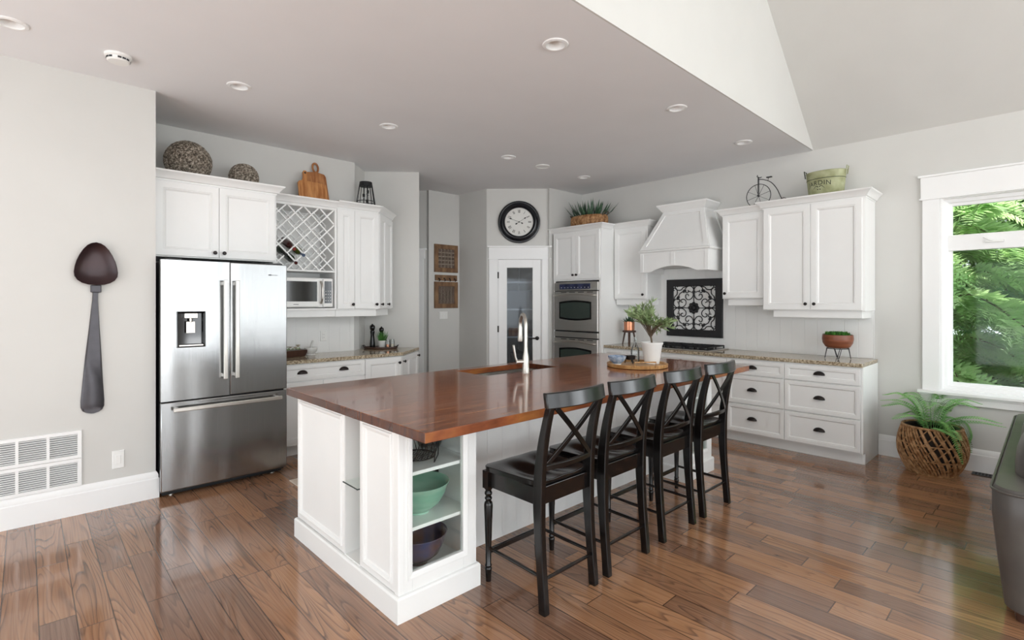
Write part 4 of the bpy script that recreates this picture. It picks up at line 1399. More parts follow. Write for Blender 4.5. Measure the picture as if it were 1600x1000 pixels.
build('glass_body', MB().lathe([(.035, 0), (.037, .005), (.037, .10), (.03, .13), (.012, .165), (.012, .22), (.014, .225), (.011, .225), (.010, .166), (.028, .13), (.034, .10), (.034, .008), (0, .006)], (0, 0, 0), 24), 'bottleglass', t, smooth=50)
# olive tree in a white pot
t = thing('potted_olive_tree', 'small leafy olive tree in a white ceramic pot on the round tray', 'potted plant', (3.905, 2.375, TB))
build('pot', MB().lathe([(.058, 0), (.062, .003), (.086, .16), (.093, .172), (.094, .186), (.089, .187), (.084, .17), (.08, .155), (0, .152)], (0, 0, 0), 36), 'pot', t, smooth=40)
build('soil', MB().lathe([(.081, .150), (.081, .160), (0, .165)], (0, 0, 0), 24), 'soil', t)
rng = random.Random(4)
stem = MB().tube(smoothpts([(0, 0, .15), (-.006, .004, .22), (-.02, .02, .28)], 4), [.008] * 8 + [.007], 8)
lv = MB()
for i in range(40):
    a = i * 2.4; up = .25 + .75 * ((i * .618) % 1)
    hgt = .08 + .27 * up
    R1 = .17 * math.sqrt(max(.08, 1 - ((up - .45) / .62) ** 2)) * rng.uniform(.75, 1.15)
    tip = Vector((math.cos(a) * R1 - .022, math.sin(a) * R1 + .022, .18 + hgt * rng.uniform(.75, 1.02)))
    st0 = Vector((-.008, .008, .22 + .05 * rng.random()))
    pts = smoothpts([st0, (st0 + tip) / 2 + Vector((0, 0, .03)), tip], 5)
    stem.tube(pts, [.0035 * (1 - .7 * j / len(pts)) for j in range(len(pts))], 5)
    for j in range(4, len(pts)):
        d = (pts[j] - pts[j - 1]).normalized()
        for sg in (-1, 0, 1):
            ax = Vector((rng.uniform(-1, 1), rng.uniform(-1, 1), rng.uniform(-.4, .8)))
            dd = d * .7 + ax * .75
            lv.leaf(pts[j], dd, (rng.uniform(-1, 1), rng.uniform(-1, 1), 1), rng.uniform(.05, .078), rng.uniform(.013, .018), .003, .15)
    lv.leaf(pts[-1], pts[-1] - pts[-2], (0, 1, .3), .065, .016, .003)
build('stem', stem, 'bark', t)
build('leaves', lv, 'leafolive', t, smooth=0)
# ================================================================== pantry door
d1 = bpy.data.objects.new('door_1', None); C.objects.link(d1)
d1.location = (PA[0], PA[1], 0); d1.rotation_euler = (0, 0, prot); d1['kind'] = 'structure'
b = MB().box(.034, .152, -.02, .05, 0, 2.085).box(.778, .895, -.02, .05, 0, 2.085)
b.box(.03, .90, -.024, .05, 2.085, 2.25).box(.012, .918, -.042, .05, 2.25, 2.272).box(.022, .908, -.03, .05, 2.082, 2.096)
b.box(.152, .166, .0, .09, 0, 2.085).box(.764, .778, .0, .09, 0, 2.085).box(.152, .778, .0, .09, 2.083, 2.095)
build('casing', b, 'trim', d1, smooth=0, bevel=.003)
xa, xb, za, zb = .281, .652, .24, 1.97
b = MB().box(.168, xa, .008, .045, .012, 2.08).box(xb, .762, .008, .045, .012, 2.08).box(xa, xb, .008, .045, .012, za).box(xa, xb, .008, .045, zb, 2.08)
ds = build('door_slab', b, 'trim', d1, smooth=0, bevel=.002)
build('glass_bead', MB().nest(xa - .006, xb + .006, za - .006, zb + .006, [(0, .008), (0, .004), (.006, .004), (.012, .012), (.012, .02)], cap=False, back=False), 'trim', d1, smooth=0)
build('pane', MB().box(xa, xb, .024, .029, za, zb), 'reeded', d1, smooth=0)
for z in (.28, 1.10, 1.86):
    build('hinge', MB().lathe([(.007, -.045), (.007, .045)], (.162, .0, z), 8).box(.152, .172, .0, .008, z - .045, z + .045), 'bronze', d1, smooth=0)
h_ = build('door_handle', MB().lathe([(.028, .008), (.028, .0), (.012, -.004), (.011, -.045)], (.712, 0, .97), 20, 'y').tube([(.712, -.045, .97), (.66, -.047, .972), (.60, -.044, .968)], [.011, .010, .008], 10), 'bronze', d1)
# pantry shelves and what stands on them
for i, (z, lab) in enumerate(((.55, 'lowest white pantry shelf behind the reeded glass, under the wooden crate'), (.955, 'white pantry shelf behind the reeded glass, at door-handle height'), (1.36, 'white pantry shelf behind the reeded glass, second from the top'), (1.76, 'topmost white pantry shelf behind the reeded glass'))):
    c_ = PM @ Vector((.46, .42, z))
    o = build('pantry_shelf', MB().box(-.40, .40, -.14, .14, 0, .022), 'white', loc=None, smooth=0)
    o.location = c_; o.rotation_euler = (0, 0, prot)
    tag(o, lab, 'shelf', 'pantry shelves')
def pantry_item(name, mb, mat, x, z, label, cat, y=.36):
    o = build(name, mb, mat, smooth=35)
    o.location = PM @ Vector((x, y, z)); o.rotation_euler = (0, 0, prot)
    return tag(o, label, cat)
pantry_item('wooden_crate', MB().box(-.10, .10, -.07, .07, 0, .012).box(-.10, .10, -.07, -.06, 0, .12).box(-.10, .10, .06, .07, 0, .12).box(-.10, -.09, -.07, .07, 0, .12).box(.09, .10, -.07, .07, 0, .12), 'acacia', .40, .978, 'brown wooden crate on the pantry shelf seen through the reeded glass', 'crate')
pantry_item('cooking_pot', MB().lathe([(.10, 0), (.115, .01), (.115, .15), (.122, .155), (.10, .165), (.03, .19), (.012, .2), (.02, .22), (0, .225)], (0, 0, 0), 28), 'darkgrey', .44, .573, 'dark lidded pot low in the pantry seen through the reeded glass', 'pot')
pantry_item('storage_bin', MB().box(-.36, .36, .0, .01, 0, .27).box(-.36, .36, .14, .15, 0, .27).box(-.36, -.35, 0.01, .14, 0, .27).box(.35, .36, 0.01, .14, 0, .27).box(-.35, .35, 0.01, .14, 0, .01), 'slate', .44, 1.383, 'dark slate bin on the second pantry shelf from the top, behind the reeded glass', 'bin', .33)

# ------------------------------------------------------------------ clock
t = thing('wall_clock', 'round white-faced wall clock with a wide black rim above the pantry door', 'clock', PM @ Vector((.457, 0, 2.607)), prot)
Rk = .297
build('rim', MB().lathe([(Rk - .02, 0), (Rk, -.008), (Rk + .002, -.02), (Rk - .006, -.038), (Rk - .022, -.043), (Rk - .03, -.040), (Rk - .05, -.060), (Rk - .07, -.063), (Rk - .085, -.050), (Rk - .092, -.046), (Rk - .098, -.035), (Rk - .098, -.015)], (0, 0, 0), 64, 'y', caps=False), 'clockrim', t, smooth=40)
build('dial', MB().lathe([(0, 0), (Rk - .09, -.0), (Rk - .09, -.022), (0, -.022)], (0, 0, 0), 64, 'y'), 'dial', t, smooth=0)
NUM = ['XII', 'I', 'II', 'III', 'IV', 'V', 'VI', 'VII', 'VIII', 'IX', 'X', 'XI']
def stroke(mb, x0, z0, x1, z1, w, mtx, y=-.0232):
    dx, dz = x1 - x0, z1 - z0; L = math.hypot(dx, dz); nx, nz = -dz / L * w / 2, dx / L * w / 2
    mb.X = mtx
    mb.prism([(x0 + nx, z0 + nz), (x0 - nx, z0 - nz), (x1 - nx, z1 - nz), (x1 + nx, z1 + nz)], y, y + .0016, 'y')
    mb.X = None
for i, s_ in enumerate(NUM):
    mb = MB()
    mtx = Matrix.Rotation(rad(30 * i), 4, 'Y') @ Matrix.Translation((0, 0, .150))
    wd = {'I': .008, 'V': .018, 'X': .018}
    tot = sum(wd[c_] for c_ in s_); x = -tot / 2; h = .021
    for c_ in s_:
        w_ = wd[c_]
        if c_ == 'I': stroke(mb, x + w_ / 2, -h, x + w_ / 2, h, .0042, mtx)
        elif c_ == 'V':
            stroke(mb, x + .002, h, x + w_ / 2, -h, .0042, mtx); stroke(mb, x + w_ - .002, h, x + w_ / 2, -h, .0022, mtx)
        else:
            stroke(mb, x + .002, h, x + w_ - .002, -h, .0042, mtx); stroke(mb, x + w_ - .002, h, x + .002, -h, .0022, mtx)
        x += w_
    build('numeral', mb, 'clockrim', t, smooth=0)
def hand(name, ang, L, tail, w):
    mtx = Matrix.Rotation(rad(ang), 4, 'Y')
    mb = MB()
    y = -.026 if name == 'hour_hand' else -.029
    stroke(mb, 0, -tail, 0, L, w * .45, mtx, y)
    mb.X = mtx
    mb.prism([(0, L * .60), (w * 1.5, L * .72), (0, L * .9), (-w * 1.5, L * .72)], y, y + .0018, 'y')
    mb.prism([(0, -tail * .5), (w * 1.6, -tail * .95), (0, -tail * 1.25), (-w * 1.6, -tail * .95)], y, y + .0018, 'y')
    mb.X = None
    build(name, mb, 'clockrim', t, smooth=0)
hand('hour_hand', 57, .135, .05, .007)
hand('minute_hand', -68, .175, .05, .006)
build('hub', MB().lathe([(.008, -.022), (.008, -.031), (0, -.032)], (0, 0, 0), 14, 'y'), 'clockrim', t)

# ------------------------------------------------------------------ hallway
d2 = bpy.data.objects.new('door_2', None); C.objects.link(d2)
d2.location = (3.52, 6.845, 0); d2.rotation_euler = (0, 0, -PI / 4); d2['kind'] = 'structure'
build('casing', MB().box(.80, .89, -.02, 0, 0, 2.10).box(-.12, -.03, -.02, 0, 0, 2.10).box(-.14, .91, -.024, 0, 2.10, 2.23).box(-.16, .93, -.04, 0, 2.23, 2.25), 'trim', d2, smooth=0, bevel=.003)
build('door_slab', MB().nest(-.03, .80, .01, 2.09, [(0, 0), (0, -.008), (.12, -.008), (.14, -.002)]), 'trim', d2, smooth=0)
build('door_handle', MB().lathe([(.026, -.008), (.012, -.014), (.011, -.04), (.026, -.05), (.028, -.066), (.0, -.075)], (.05, 0, .96), 16, 'y'), 'bronze', d2)
def plaque(z, zt, label):
    t = thing('carved_plaque', label, 'wall plaque', (4.478, 6.138, z), 0, 'carved plaques in the hallway')
    w_, h = .207, zt - z
    build('frame', MB().nest(-w_, w_, 0, h, [(0, 0), (0, -.022), (.005, -.025), (.062, -.025), (.068, -.016)], cap=False), 'plaque', t, smooth=0)
    build('carved_panel', MB().box(-w_ + .066, w_ - .066, -.014, -.004, .066, h - .066), 'cork', t, smooth=0)
    mb = MB()
    iw, ih = w_ - .066, h / 2 - .066
    for i in range(-2, 3):
        for j in range(-2, 3):
            x = i * iw / 2.4; zz = h / 2 + j * ih / 2.4
            r = .021
            mb.tube([(x + r * math.cos(a), -.017, zz + r * math.sin(a)) for a in [2 * PI * k / 10 for k in range(10)]], .0065, 5, closed=True)
            mb.tube([(x - r, -.017, zz - r), (x + r, -.017, zz + r)], .006, 5).tube([(x - r, -.017, zz + r), (x + r, -.017, zz - r)], .006, 5)
            mb.ball((x + iw / 4.8, -.017, zz + ih / 4.8), .008, 6)
    build('carving', mb, 'plaquedk', t)
plaque(1.915, 2.318, 'upper of the two square carved wooden plaques on the hallway wall')
plaque(1.392, 1.775, 'lower of the two square carved wooden plaques on the hallway wall')
t = thing('hook_rail', 'narrow wooden hook rail between the two carved plaques', 'hook rail', (4.478, 6.138, 1.793))
build('board', MB().box(-.195, .195, -.022, 0, 0, .082), 'plaque', t, smooth=0, bevel=.003)
for k in range(4):
    x = -.14 + k * .095
    build('hook', MB().tube([(x, -.02, .03), (x, -.05, .02), (x, -.055, .0), (x, -.035, -.008)], .006, 6).ball((x, -.024, .03), .011, 8), 'bronze', t)
def plate(label, loc, w_, h, n, rot=0.0, kind='rocker', name='light_switch', cat='switch'):
    t = thing(name, label, cat, loc, rot)
    build('cover_plate', MB().nest(-w_ / 2, w_ / 2, -h / 2, h / 2, [(0, 0), (0, -.003), (.004, -.007)]), 'plasticw', t, smooth=0)
    for i in range(n):
        x = (i - (n - 1) / 2) * .046
        if kind == 'rocker':
            build('rocker', MB().nest(x - .0165, x + .0165, -.033, .033, [(0, -.006), (.0, -.0085), (.003, -.0085), (.005, -.0105), (.008, -.0105)]), 'plasticw', t, smooth=0)
        else:
            r_ = build('receptacle', MB().nest(x - .0165, x + .0165, -.033, .033, [(0, -.006), (.0, -.0085), (.002, -.0095)]), 'plasticw', t, smooth=0)
            s_ = MB()
            for zz in (-.018, .016):
                s_.box(x - .007, x - .005, -.0099, -.009, zz - .004, zz + .004).box(x + .005, x + .007, -.0099, -.009, zz - .004, zz + .004)
            build('socket_slot', s_, 'darkgrey', r_, smooth=0)
plate('white three-gang switch plate under the carved plaques in the hallway', (4.435, 6.139, 1.288), .15, .108, 3)
plate('white single switch plate low on the wall below the giant spoon', (.493, 4.689, .335), .072, .13, 1)
plate('white power outlet on the beadboard above the left counter', (2.375, 5.516, 1.11), .072, .115, 1, 0, 'outlet', 'power_outlet', 'outlet')

# ------------------------------------------------------------------ giant spoon
t = thing('giant_spoon', 'giant dark metal spoon hanging upright on the left wall', 'wall decoration', (.365, 4.689, 1.3))
o_ = 1.3
hw = [(1.600, .0), (1.603, .045), (1.615, .078), (1.635, .104), (1.660, .119), (1.69, .122), (1.73, .117), (1.77, .107), (1.81, .092), (1.85, .071), (1.88, .048), (1.895, .026), (1.902, .0)]
outl = [(w_, z) for z, w_ in hw] + [(-w_, z) for z, w_ in hw[-2:0:-1]]
cz = 1.735
mb = MB(); n = len(outl)
rings = [(.80, -.002), (.97, -.034), (1.0, -.042), (.975, -.045), (.90, -.036), (.75, -.022), (.5, -.014), (.25, -.011), (.02, -.010)]
for (s_, y) in rings:
    mb.v += [(x * s_, y, (z - cz) * s_ + cz - o_) for x, z in outl]
for k in range(len(rings) - 1):
    for i in range(n):
        mb.f.append([k * n + i, k * n + (i + 1) % n, (k + 1) * n + (i + 1) % n, (k + 1) * n + i])
mb.f.append(list(range(n))[::-1]); mb.f.append([(len(rings) - 1) * n + i for i in range(n)])
build('spoon_bowl', mb, 'spoonhead', t, smooth=60)
hp = [(1.60, .028, 0), (1.575, .026, .0), (1.555, .022, .0), (1.54, .016, -.002), (1.49, .017, -.004), (1.30, .030, -.008), (1.10, .045, -.013), (.90, .058, -.017), (.78, .066, -.018), (.74, .065, -.018), (.715, .055, -.018), (.70, .036, -.018), (.694, .01, -.018)]
mb = MB(); vs = []
for z, w_, cx in hp:
    for (dx, y) in ((-w_, -.006), (-w_ * .8, -.020), (w_ * .8, -.020), (w_, -.006), (w_ * .8, -.001), (-w_ * .8, -.001)):
        vs.append((cx + dx, y, z - o_))
fs = [tuple(range(6)), tuple(range(6 * (len(hp) - 1), 6 * len(hp)))]
for i in range(len(hp) - 1):
    for j in range(6):
        fs.append((6 * i + j, 6 * i + (j + 1) % 6, 6 * i + 6 + (j + 1) % 6, 6 * i + 6 + j))
build('spoon_handle', mb.add(vs, fs), 'spoonhandle', t, smooth=50)
build('collar', MB().box(-.030, .030, -.030, -.002, 1.548 - o_, 1.60 - o_), 'spoonhandle', t, smooth=0, bevel=.005)

# ------------------------------------------------------------------ return-air grilles
M['duct'] = plain('grey_duct_metal', '#7c7d7e', .7, var=.1, scale=10)
def grille(z0, z1, label):
    t = thing('air_grille', label, 'vent', (-.02, 4.689, z0), 0, 'return-air grilles')
    x0, x1 = -.50, .31; h = z1 - z0
    mb = MB(); mb.nest(x0, x1, 0, h, [(0, 0), (0, -.008), (.003, -.012), (.022, -.012), (.025, -.006)], cap=False)
    ng = 5; gw = (x1 - x0 - .05) / ng
    for i in range(1, ng):
        xx = x0 + .025 + i * gw
        mb.box(xx - .008, xx + .008, -.011, 0, .02, h - .02)
    build('frame', mb, 'trim', t, smooth=0)
    build('duct_opening', MB().box(x0 + .02, x1 - .02, -.0015, 0, .02, h - .02), 'duct', t, smooth=0)
    for i in range(ng):
        xa_ = x0 + .025 + i * gw + (.008 if i else -.003); xb_ = x0 + .025 + (i + 1) * gw - (.008 if i < ng - 1 else -.003)
        lb_ = MB(); nl = 10
        for k in range(nl):
            zz = .024 + (h - .048) * (k + .5) / nl
            lb_.add([(xa_, -.010, zz - .002), (xb_, -.010, zz - .002), (xb_, -.002, zz + .001), (xa_, -.002, zz + .001), (xa_, -.010, zz + .001), (xb_, -.010, zz + .001), (xb_, -.002, zz + .004), (xa_, -.002, zz + .004)], [(0, 1, 2, 3), (4, 7, 6, 5), (0, 4, 5, 1), (1, 5, 6, 2), (2, 6, 7, 3), (3, 7, 4, 0)])
        build('louver_bank', lb_, 'trim', t, smooth=0)
grille(.392, .585, 'upper white louvered air grille on the left wall')
grille(.1985, .390, 'lower white louvered air grille, directly above the left baseboard')

# ------------------------------------------------------------------ ceiling fixtures
M['lens'] = plain('frosted_lamp_lens', '#f4f4f0', .6, var=.02)
LL = ['recessed ceiling light nearest the camera along the vault edge, largest of that row of three', 'middle one of the three recessed ceiling lights along the vault edge', 'recessed ceiling light nearest the right wall, smallest of the three along the vault edge', 'recessed ceiling light in the far corner, over the succulent on the oven tower', 'recessed ceiling light just left of the flat white ceiling disc', 'recessed ceiling light between the cutting boards and the clock, over the left counter aisle', 'recessed ceiling light in front of the twig balls and the refrigerator', 'recessed ceiling light cut off at the far left edge of the photo']
for (x, y), lab in zip(LIGHTS, LL):
    t = thing('recessed_light', lab, 'ceiling light', (x, y, H), 0, 'recessed ceiling lights')
    build('trim_ring', MB().lathe([(.056, .004), (.056, -.006), (.060, -.010), (.078, -.007), (.082, -.001), (.080, .0)], (0, 0, 0), 40, caps=False), 'trim', t, smooth=40)
    build('baffle', MB().lathe([(.0575, -.004), (.050, .052)], (0, 0, 0), 32, caps=False), 'trim', t, smooth=40)
    build('lamp_lens', MB().lathe([(0, .035), (.035, .037), (.05, .05), (.05, .07), (0, .07)], (0, 0, 0), 32), 'lens', t, smooth=40)
t = thing('smoke_detector', 'round white smoke detector on the ceiling near the left wall', 'smoke detector', (.44, 4.18, H))
build('housing', MB().lathe([(.074, 0), (.074, -.014), (.070, -.018), (.064, -.020), (.062, -.036), (.055, -.044), (0, -.046)], (0, 0, 0), 40), 'plasticw', t, smooth=30)
b = MB()
for i in range(16):
    if i % 4 == 3: continue
    a = 2 * PI * i / 16
    m_ = Matrix.Rotation(a, 4, 'Z'); b.X = m_
    b.box(.0615, .0645, -.010, .010, -.034, -.023)
b.X = None
build('vent_slot', b, 'darkgrey', t, smooth=0)
o = build('ceiling_speaker', MB().lathe([(.082, 0), (.082, -.006), (.076, -.010), (.074, -.006), (.05, -.008), (0, -.009)], (0, 0, 0), 40), 'plasticw', smooth=40)
o.location = (4.42, 4.14, H)
tag(o, 'flat white disc on the ceiling between two recessed lights, in front of the clock', 'ceiling fixture')

# ================================================================== decor on top of the left cabinets
ZT = 2.516
def twigball(x, y, r, seed, label):
    rng = random.Random(seed)
    t = thing('twig_ball', label, 'decorative ball', (x, y, ZT + r), 0, 'woven twig balls')
    b = MB()
    for i in range(int(150 * (r / .185) ** .6)):
        ax = Vector((rng.gauss(0, 1), rng.gauss(0, 1), rng.gauss(0, 1))).normalized()
        u = ax.orthogonal().normalized(); v_ = ax.cross(u)
        off = rng.uniform(-.75, .75) * r
        rr = math.sqrt(r * r - off * off) * rng.uniform(.95, .985)
        b.tube([ax * off + (u * math.cos(a) + v_ * math.sin(a)) * rr for a in [2 * PI * k / 26 for k in range(26)]], rng.uniform(.0022, .0042), 4, closed=True)
    build('twigs', b, 'twig', t, smooth=0)
    build('inner_core', MB().ball((0, 0, 0), r * .88, 20), 'wickerdk', t)
twigball(1.035, 5.20, .183, 3, 'large woven twig ball above the refrigerator')
twigball(1.488, 5.22, .128, 4, 'small woven twig ball to the right of the large one above the refrigerator')

def board(name, label, loc, tilt, poly, hole, th, mat, yaw=0.0):
    """flat board leaning back; poly in xz, hole = (x, z, r)"""
    t = thing(name, label, 'cutting board', loc, yaw, 'cutting boards on the wine rack cabinet')
    t.rotation_euler = (tilt, 0, yaw)
    build('board', MB().prism(poly, 0, th, 'y'), mat, t, smooth=30, bevel=.004)
    return t
poly = [(-.13, 0), (.12, 0), (.125, .01), (.105, .33), (.09, .36), (.02, .375), (-.02, .375), (-.10, .36), (-.115, .33)]
t1 = board('cutting_board', 'tall wooden cutting board with a loop handle leaning behind the shorter one', (2.28, 5.40, ZT), rad(-12), poly, None, .022, 'acacia')
lp = MB().tube([(.03 * math.cos(a), .011, .425 + .052 * math.sin(a)) for a in [2 * PI * k / 20 for k in range(20)]], .011, 8, closed=True)
build('loop_handle', lp, 'acacia', t1)
poly = [(-.15, 0), (.145, 0), (.15, .012), (.15, .215), (.13, .235), (-.06, .24), (-.05, .27), (-.048, .33), (-.062, .352), (-.085, .352), (-.098, .33), (-.10, .27), (-.11, .24), (-.14, .232), (-.155, .21)]
t2 = board('cutting_board', 'short wide wooden cutting board with a knob handle, in front of the taller one', (2.205, 5.345, ZT), rad(-10), poly, None, .022, 'acacia2')
build('hanging_hole', MB().lathe([(.012, -.001), (.012, .023)], (-.074, 0, .325), 16, 'y'), 'darkwood', t2)

t = thing('wire_lantern', 'black wire lantern with hanging bulbs on the angled end cabinet', 'lantern', (2.80, 5.36, ZT))
hh = .315; r0, r1 = .115, .066
b = MB()
for i in range(14):
    a = 2 * PI * i / 14
    b.tube([(r0 * math.cos(a), r0 * math.sin(a), .004), (r1 * math.cos(a), r1 * math.sin(a), hh)], .0032, 5)
for k in (0, .3):
    rr = r0 + (r1 - r0) * k
    b.tube([(rr * math.cos(2 * PI * i / 28), rr * math.sin(2 * PI * i / 28), .004 + hh * k) for i in range(28)], .004, 6, closed=True)
build('wire_cage', b, 'iron', t)
build('top_cap', MB().lathe([(r1 + .008, hh - .045), (r1 + .003, hh + .004), (.0, hh + .006)], (0, 0, 0), 28), 'iron', t)
for (x, y, z) in ((-.025, .0, .15), (.03, .01, .20), (.005, -.02, .085)):
    cd = build('cord', MB().tube([(x, y, hh), (x, y, z + .03)], .004, 6).lathe([(.012, z), (.014, z + .03), (.006, z + .04)], (x, y, 0), 12), 'iron', t)
    build('bulb', MB().ball((x, y, z - .01), .017, 10), 'bottleglass', cd)

# ================================================================== left counter
CZ = .9255
t = thing('mortar_and_pestle', 'pale marble mortar with its pestle on the left counter', 'mortar', (2.165, 5.335, CZ))
build('mortar_bowl', MB().lathe([(.042, 0), (.045, .006), (.036, .016), (.04, .022), (.060, .045), (.066, .075), (.064, .082), (.058, .078), (.05, .05), (0, .03)], (0, 0, 0), 32), 'marble', t, smooth=50)
build('pestle', MB().tube([(-.012, 0, .045), (.005, .005, .09), (.022, .01, .135), (.028, .012, .15)], [.016, .011, .014, .010], 12), 'marble', t)
t = thing('wooden_trough', 'dark wooden trough with cream flowers, half hidden behind the refrigerator', 'trough', (1.985, 5.34, CZ), rad(15))
b = MB()
b.add([(-.12, -.06, 0), (.10, -.06, 0), (.10, .06, 0), (-.12, .06, 0), (-.15, -.075, .065), (.13, -.075, .065), (.13, .075, .065), (-.15, .075, .065)], HEX)
build('trough_body', b, 'darkwood', t, smooth=0, bevel=.004)
rng = random.Random(8)
f = MB(); lvs = MB()
for (x, y) in ((-.08, .0), (-.02, .02), (.05, -.01), (.08, .03), (.0, -.035)):
    z = .085 + rng.uniform(0, .03)
    for k in range(9):
        a = k * 2 * PI / 9
        f.leaf((x, y, z), (math.cos(a), math.sin(a), .5), (0, 0, 1), .032, .02, .005)
    f.ball((x, y, z + .004), .008, 6)
    for k in range(3):
        a = rng.uniform(0, 6.28)
        lvs.leaf((x, y, .06), (math.cos(a), math.sin(a), .6), (0, 0, 1), .05, .02, .004)
build('flowers', f, 'cork', t, smooth=0)
build('leaves', lvs, 'leafolive', t, smooth=0)
# oval tray with mills, grass pot, glasses (along the angled wall)
TR = Vector((3.085, 5.535, CZ))
t = thing('serving_tray', 'dark oval wooden tray with pepper mills at the end of the left counter', 'tray', TR, rad(-40))
build('tray_board', MB().lathe([(.94, 0), (1.0, .008), (1.0, .022), (.97, .024), (.94, .014), (0, .012)], (0, 0, 0), 40, ex=.20, ey=.115), 'darkwood', t, smooth=30)
for sx in (-1, 1):
    build('tray_handle', MB().tube([(sx * .185, -.03, .02), (sx * .205, -.03, .04), (sx * .205, .03, .04), (sx * .185, .03, .02)], .005, 6), 'bronze', t)
trm = Matrix.Translation(TR) @ Matrix.Rotation(rad(-40), 4, 'Z')
def on_tray(x, y): return trm @ Vector((x, y, .0135))
def mill(x, y, s_, label):
    t = thing('pepper_mill', label, 'pepper mill', on_tray(x, y), 0, 'pepper mills')
    build('mill_body', MB().lathe([(.030, 0), (.032, .01), (.030, .05), (.024, .11), (.021, .15), (.027, .185), (.026, .195), (.016, .2)], (0, 0, 0), 24).lathe([(0, 0), (.001, .001)], (0, 0, .05), 4), 'black', t, smooth=50)
    build('mill_head', MB().lathe([(.016, .198), (.024, .205), (.032, .232), (.030, .255), (.018, .268), (.010, .27), (.010, .28), (0, .282)], (0, 0, 0), 24), 'black', t, smooth=50)
    t.scale = (s_, s_, s_)
mill(-.10, .01, 1.0, 'taller black pepper mill on the dark oval tray')
mill(.0, .045, .88, 'shorter black pepper mill behind the grass pot on the oval tray')
t = thing('grass_pot', 'small pale pot of bright green grass on the dark oval tray', 'potted plant', on_tray(.02, -.03))
build('pot', MB().lathe([(.032, 0), (.036, .004), (.046, .075), (.048, .085), (.044, .085), (.040, .07), (0, .068)], (0, 0, 0), 24), 'marble', t, smooth=40)
g = MB(); rng = random.Random(9)
for i in range(110):
    a = rng.uniform(0, 6.28); r_ = rng.uniform(0, .036)
    p0 = Vector((r_ * math.cos(a), r_ * math.sin(a), .068))
    tip = p0 + Vector((math.cos(a) * (r_ * 1.2 + rng.uniform(0, .02)), math.sin(a) * (r_ * 1.2 + rng.uniform(0, .02)), rng.uniform(.08, .14)))
    m_ = (p0 + tip) / 2; sd = Vector((-math.sin(a + 1), math.cos(a + 1), 0)) * .0025
    g.add([p0 - sd, p0 + sd, m_ + sd, m_ - sd, tip], [(0, 1, 2, 3), (3, 2, 4)])
build('grass', g, 'grass', t, smooth=0)
def tumbler(x, y, label, col_):
    t = thing('glass_jar', label, 'jar', on_tray(x, y), 0, 'little glass jars')
    build('glass_body', MB().lathe([(.024, 0), (.027, .004), (.027, .075), (.022, .088), (.022, .098), (.020, .098), (.020, .087), (.025, .074), (.025, .006), (0, .005)], (0, 0, 0), 20), 'bottleglass', t, smooth=50)
    build('contents', MB().lathe([(.0, .006), (.024, .007), (.024, .04), (0, .042)], (0, 0, 0), 18), col_, t)
tumbler(.09, -.045, 'little glass jar with pinkish contents, nearest on the dark oval tray', 'copper')
tumbler(.135, .0, 'little clear glass jar at the right end of the dark oval tray', 'cork')

# ================================================================== right run decor
t = thing('potted_succulent', 'spiky dark succulent in an oval woven basket above the oven tower', 'potted plant', (5.70, 4.455, 2.50), 0)
bx, by_ = .185, .285
pr = [(.84, 0), (.93, .03), (1.0, .09), (.99, .14), (.93, .17), (.89, .165), (.95, .1), (.8, .06)]
build('basket', MB().lathe(pr, (0, 0, 0), 40, ex=bx, ey=by_), 'wicker', t, smooth=60)
b = MB()
for k in range(44):
    a0 = 2 * PI * k / 44
    pts = [(bx * 1.005 * r_ * math.cos(a0 + z * 2.2), by_ * 1.005 * r_ * math.sin(a0 + z * 2.2), z) for r_, z in ((.85, .0), (.93, .03), (.98, .06), (1.0, .09), (.99, .14), (.935, .168))]
    b.tube(pts, .0075, 5)
build('weave', b, 'wicker', t)
for sy in (-1, 1):
    build('ear_handle', MB().tube([(-.05, sy * .255, .15), (-.04, sy * .30, .20), (.04, sy * .30, .20), (.05, sy * .255, .15)], .009, 6), 'wickerdk', t)
lv = MB(); rng = random.Random(10)
for i in range(70):
    a = rng.uniform(0, 6.28); q = rng.random() ** .6
    p0 = Vector((bx * .6 * q * math.cos(a), by_ * .72 * q * math.sin(a), .12))
    d = Vector((math.cos(a) * q * .8, math.sin(a) * q * .9, 1.25 - .6 * q))
    lv.leaf(p0, d, (math.cos(a), math.sin(a), .2), rng.uniform(.20, .33), .034, .006, .1)
build('leaves', lv, 'leafdark', t, smooth=0)
build('soil', MB().lathe([(.9, .1), (.9, .125), (0, .13)], (0, 0, 0), 30, ex=bx, ey=by_), 'soil', t)

# penny-farthing
t = thing('bicycle_ornament', 'small black metal penny-farthing bicycle ornament on the upper cabinet', 'ornament', (5.86, 2.24, ZT - .0), RW)
r = .128
zc = r + .004
b = MB()
b.tube([(r * math.cos(2 * PI * k / 40), 0, zc + r * math.sin(2 * PI * k / 40)) for k in range(40)], .004, 6, closed=True)
for k in range(8):
    a = PI * k / 8 * 2 + .3
    b.tube([(0, 0, zc), (r * math.cos(a), 0, zc + r * math.sin(a))], .0022, 4)
b.tube([(0, -.015, zc), (0, .015, zc)], .010, 8)
build('front_wheel', b, 'iron', t)
x2, r2 = .255, .036
b = MB().tube([(x2 + r2 * math.cos(2 * PI * k / 20), 0, r2 + .004 + r2 * math.sin(2 * PI * k / 20)) for k in range(20)], .0035, 6, closed=True)
for k in range(4):
    a = PI * k / 4
    b.tube([(x2 - r2 * math.cos(a), 0, r2 - r2 * math.sin(a) + .004), (x2 + r2 * math.cos(a), 0, r2 + .004 + r2 * math.sin(a))], .0018, 4)
build('rear_wheel', b, 'iron', t)
b = MB().tube(smoothpts([(0, 0, zc + .18), (.05, 0, zc + .172), (.13, 0, zc + .13), (.19, 0, zc + .05), (.225, 0, .10), (x2, 0, .04)], 5), .0045, 6)
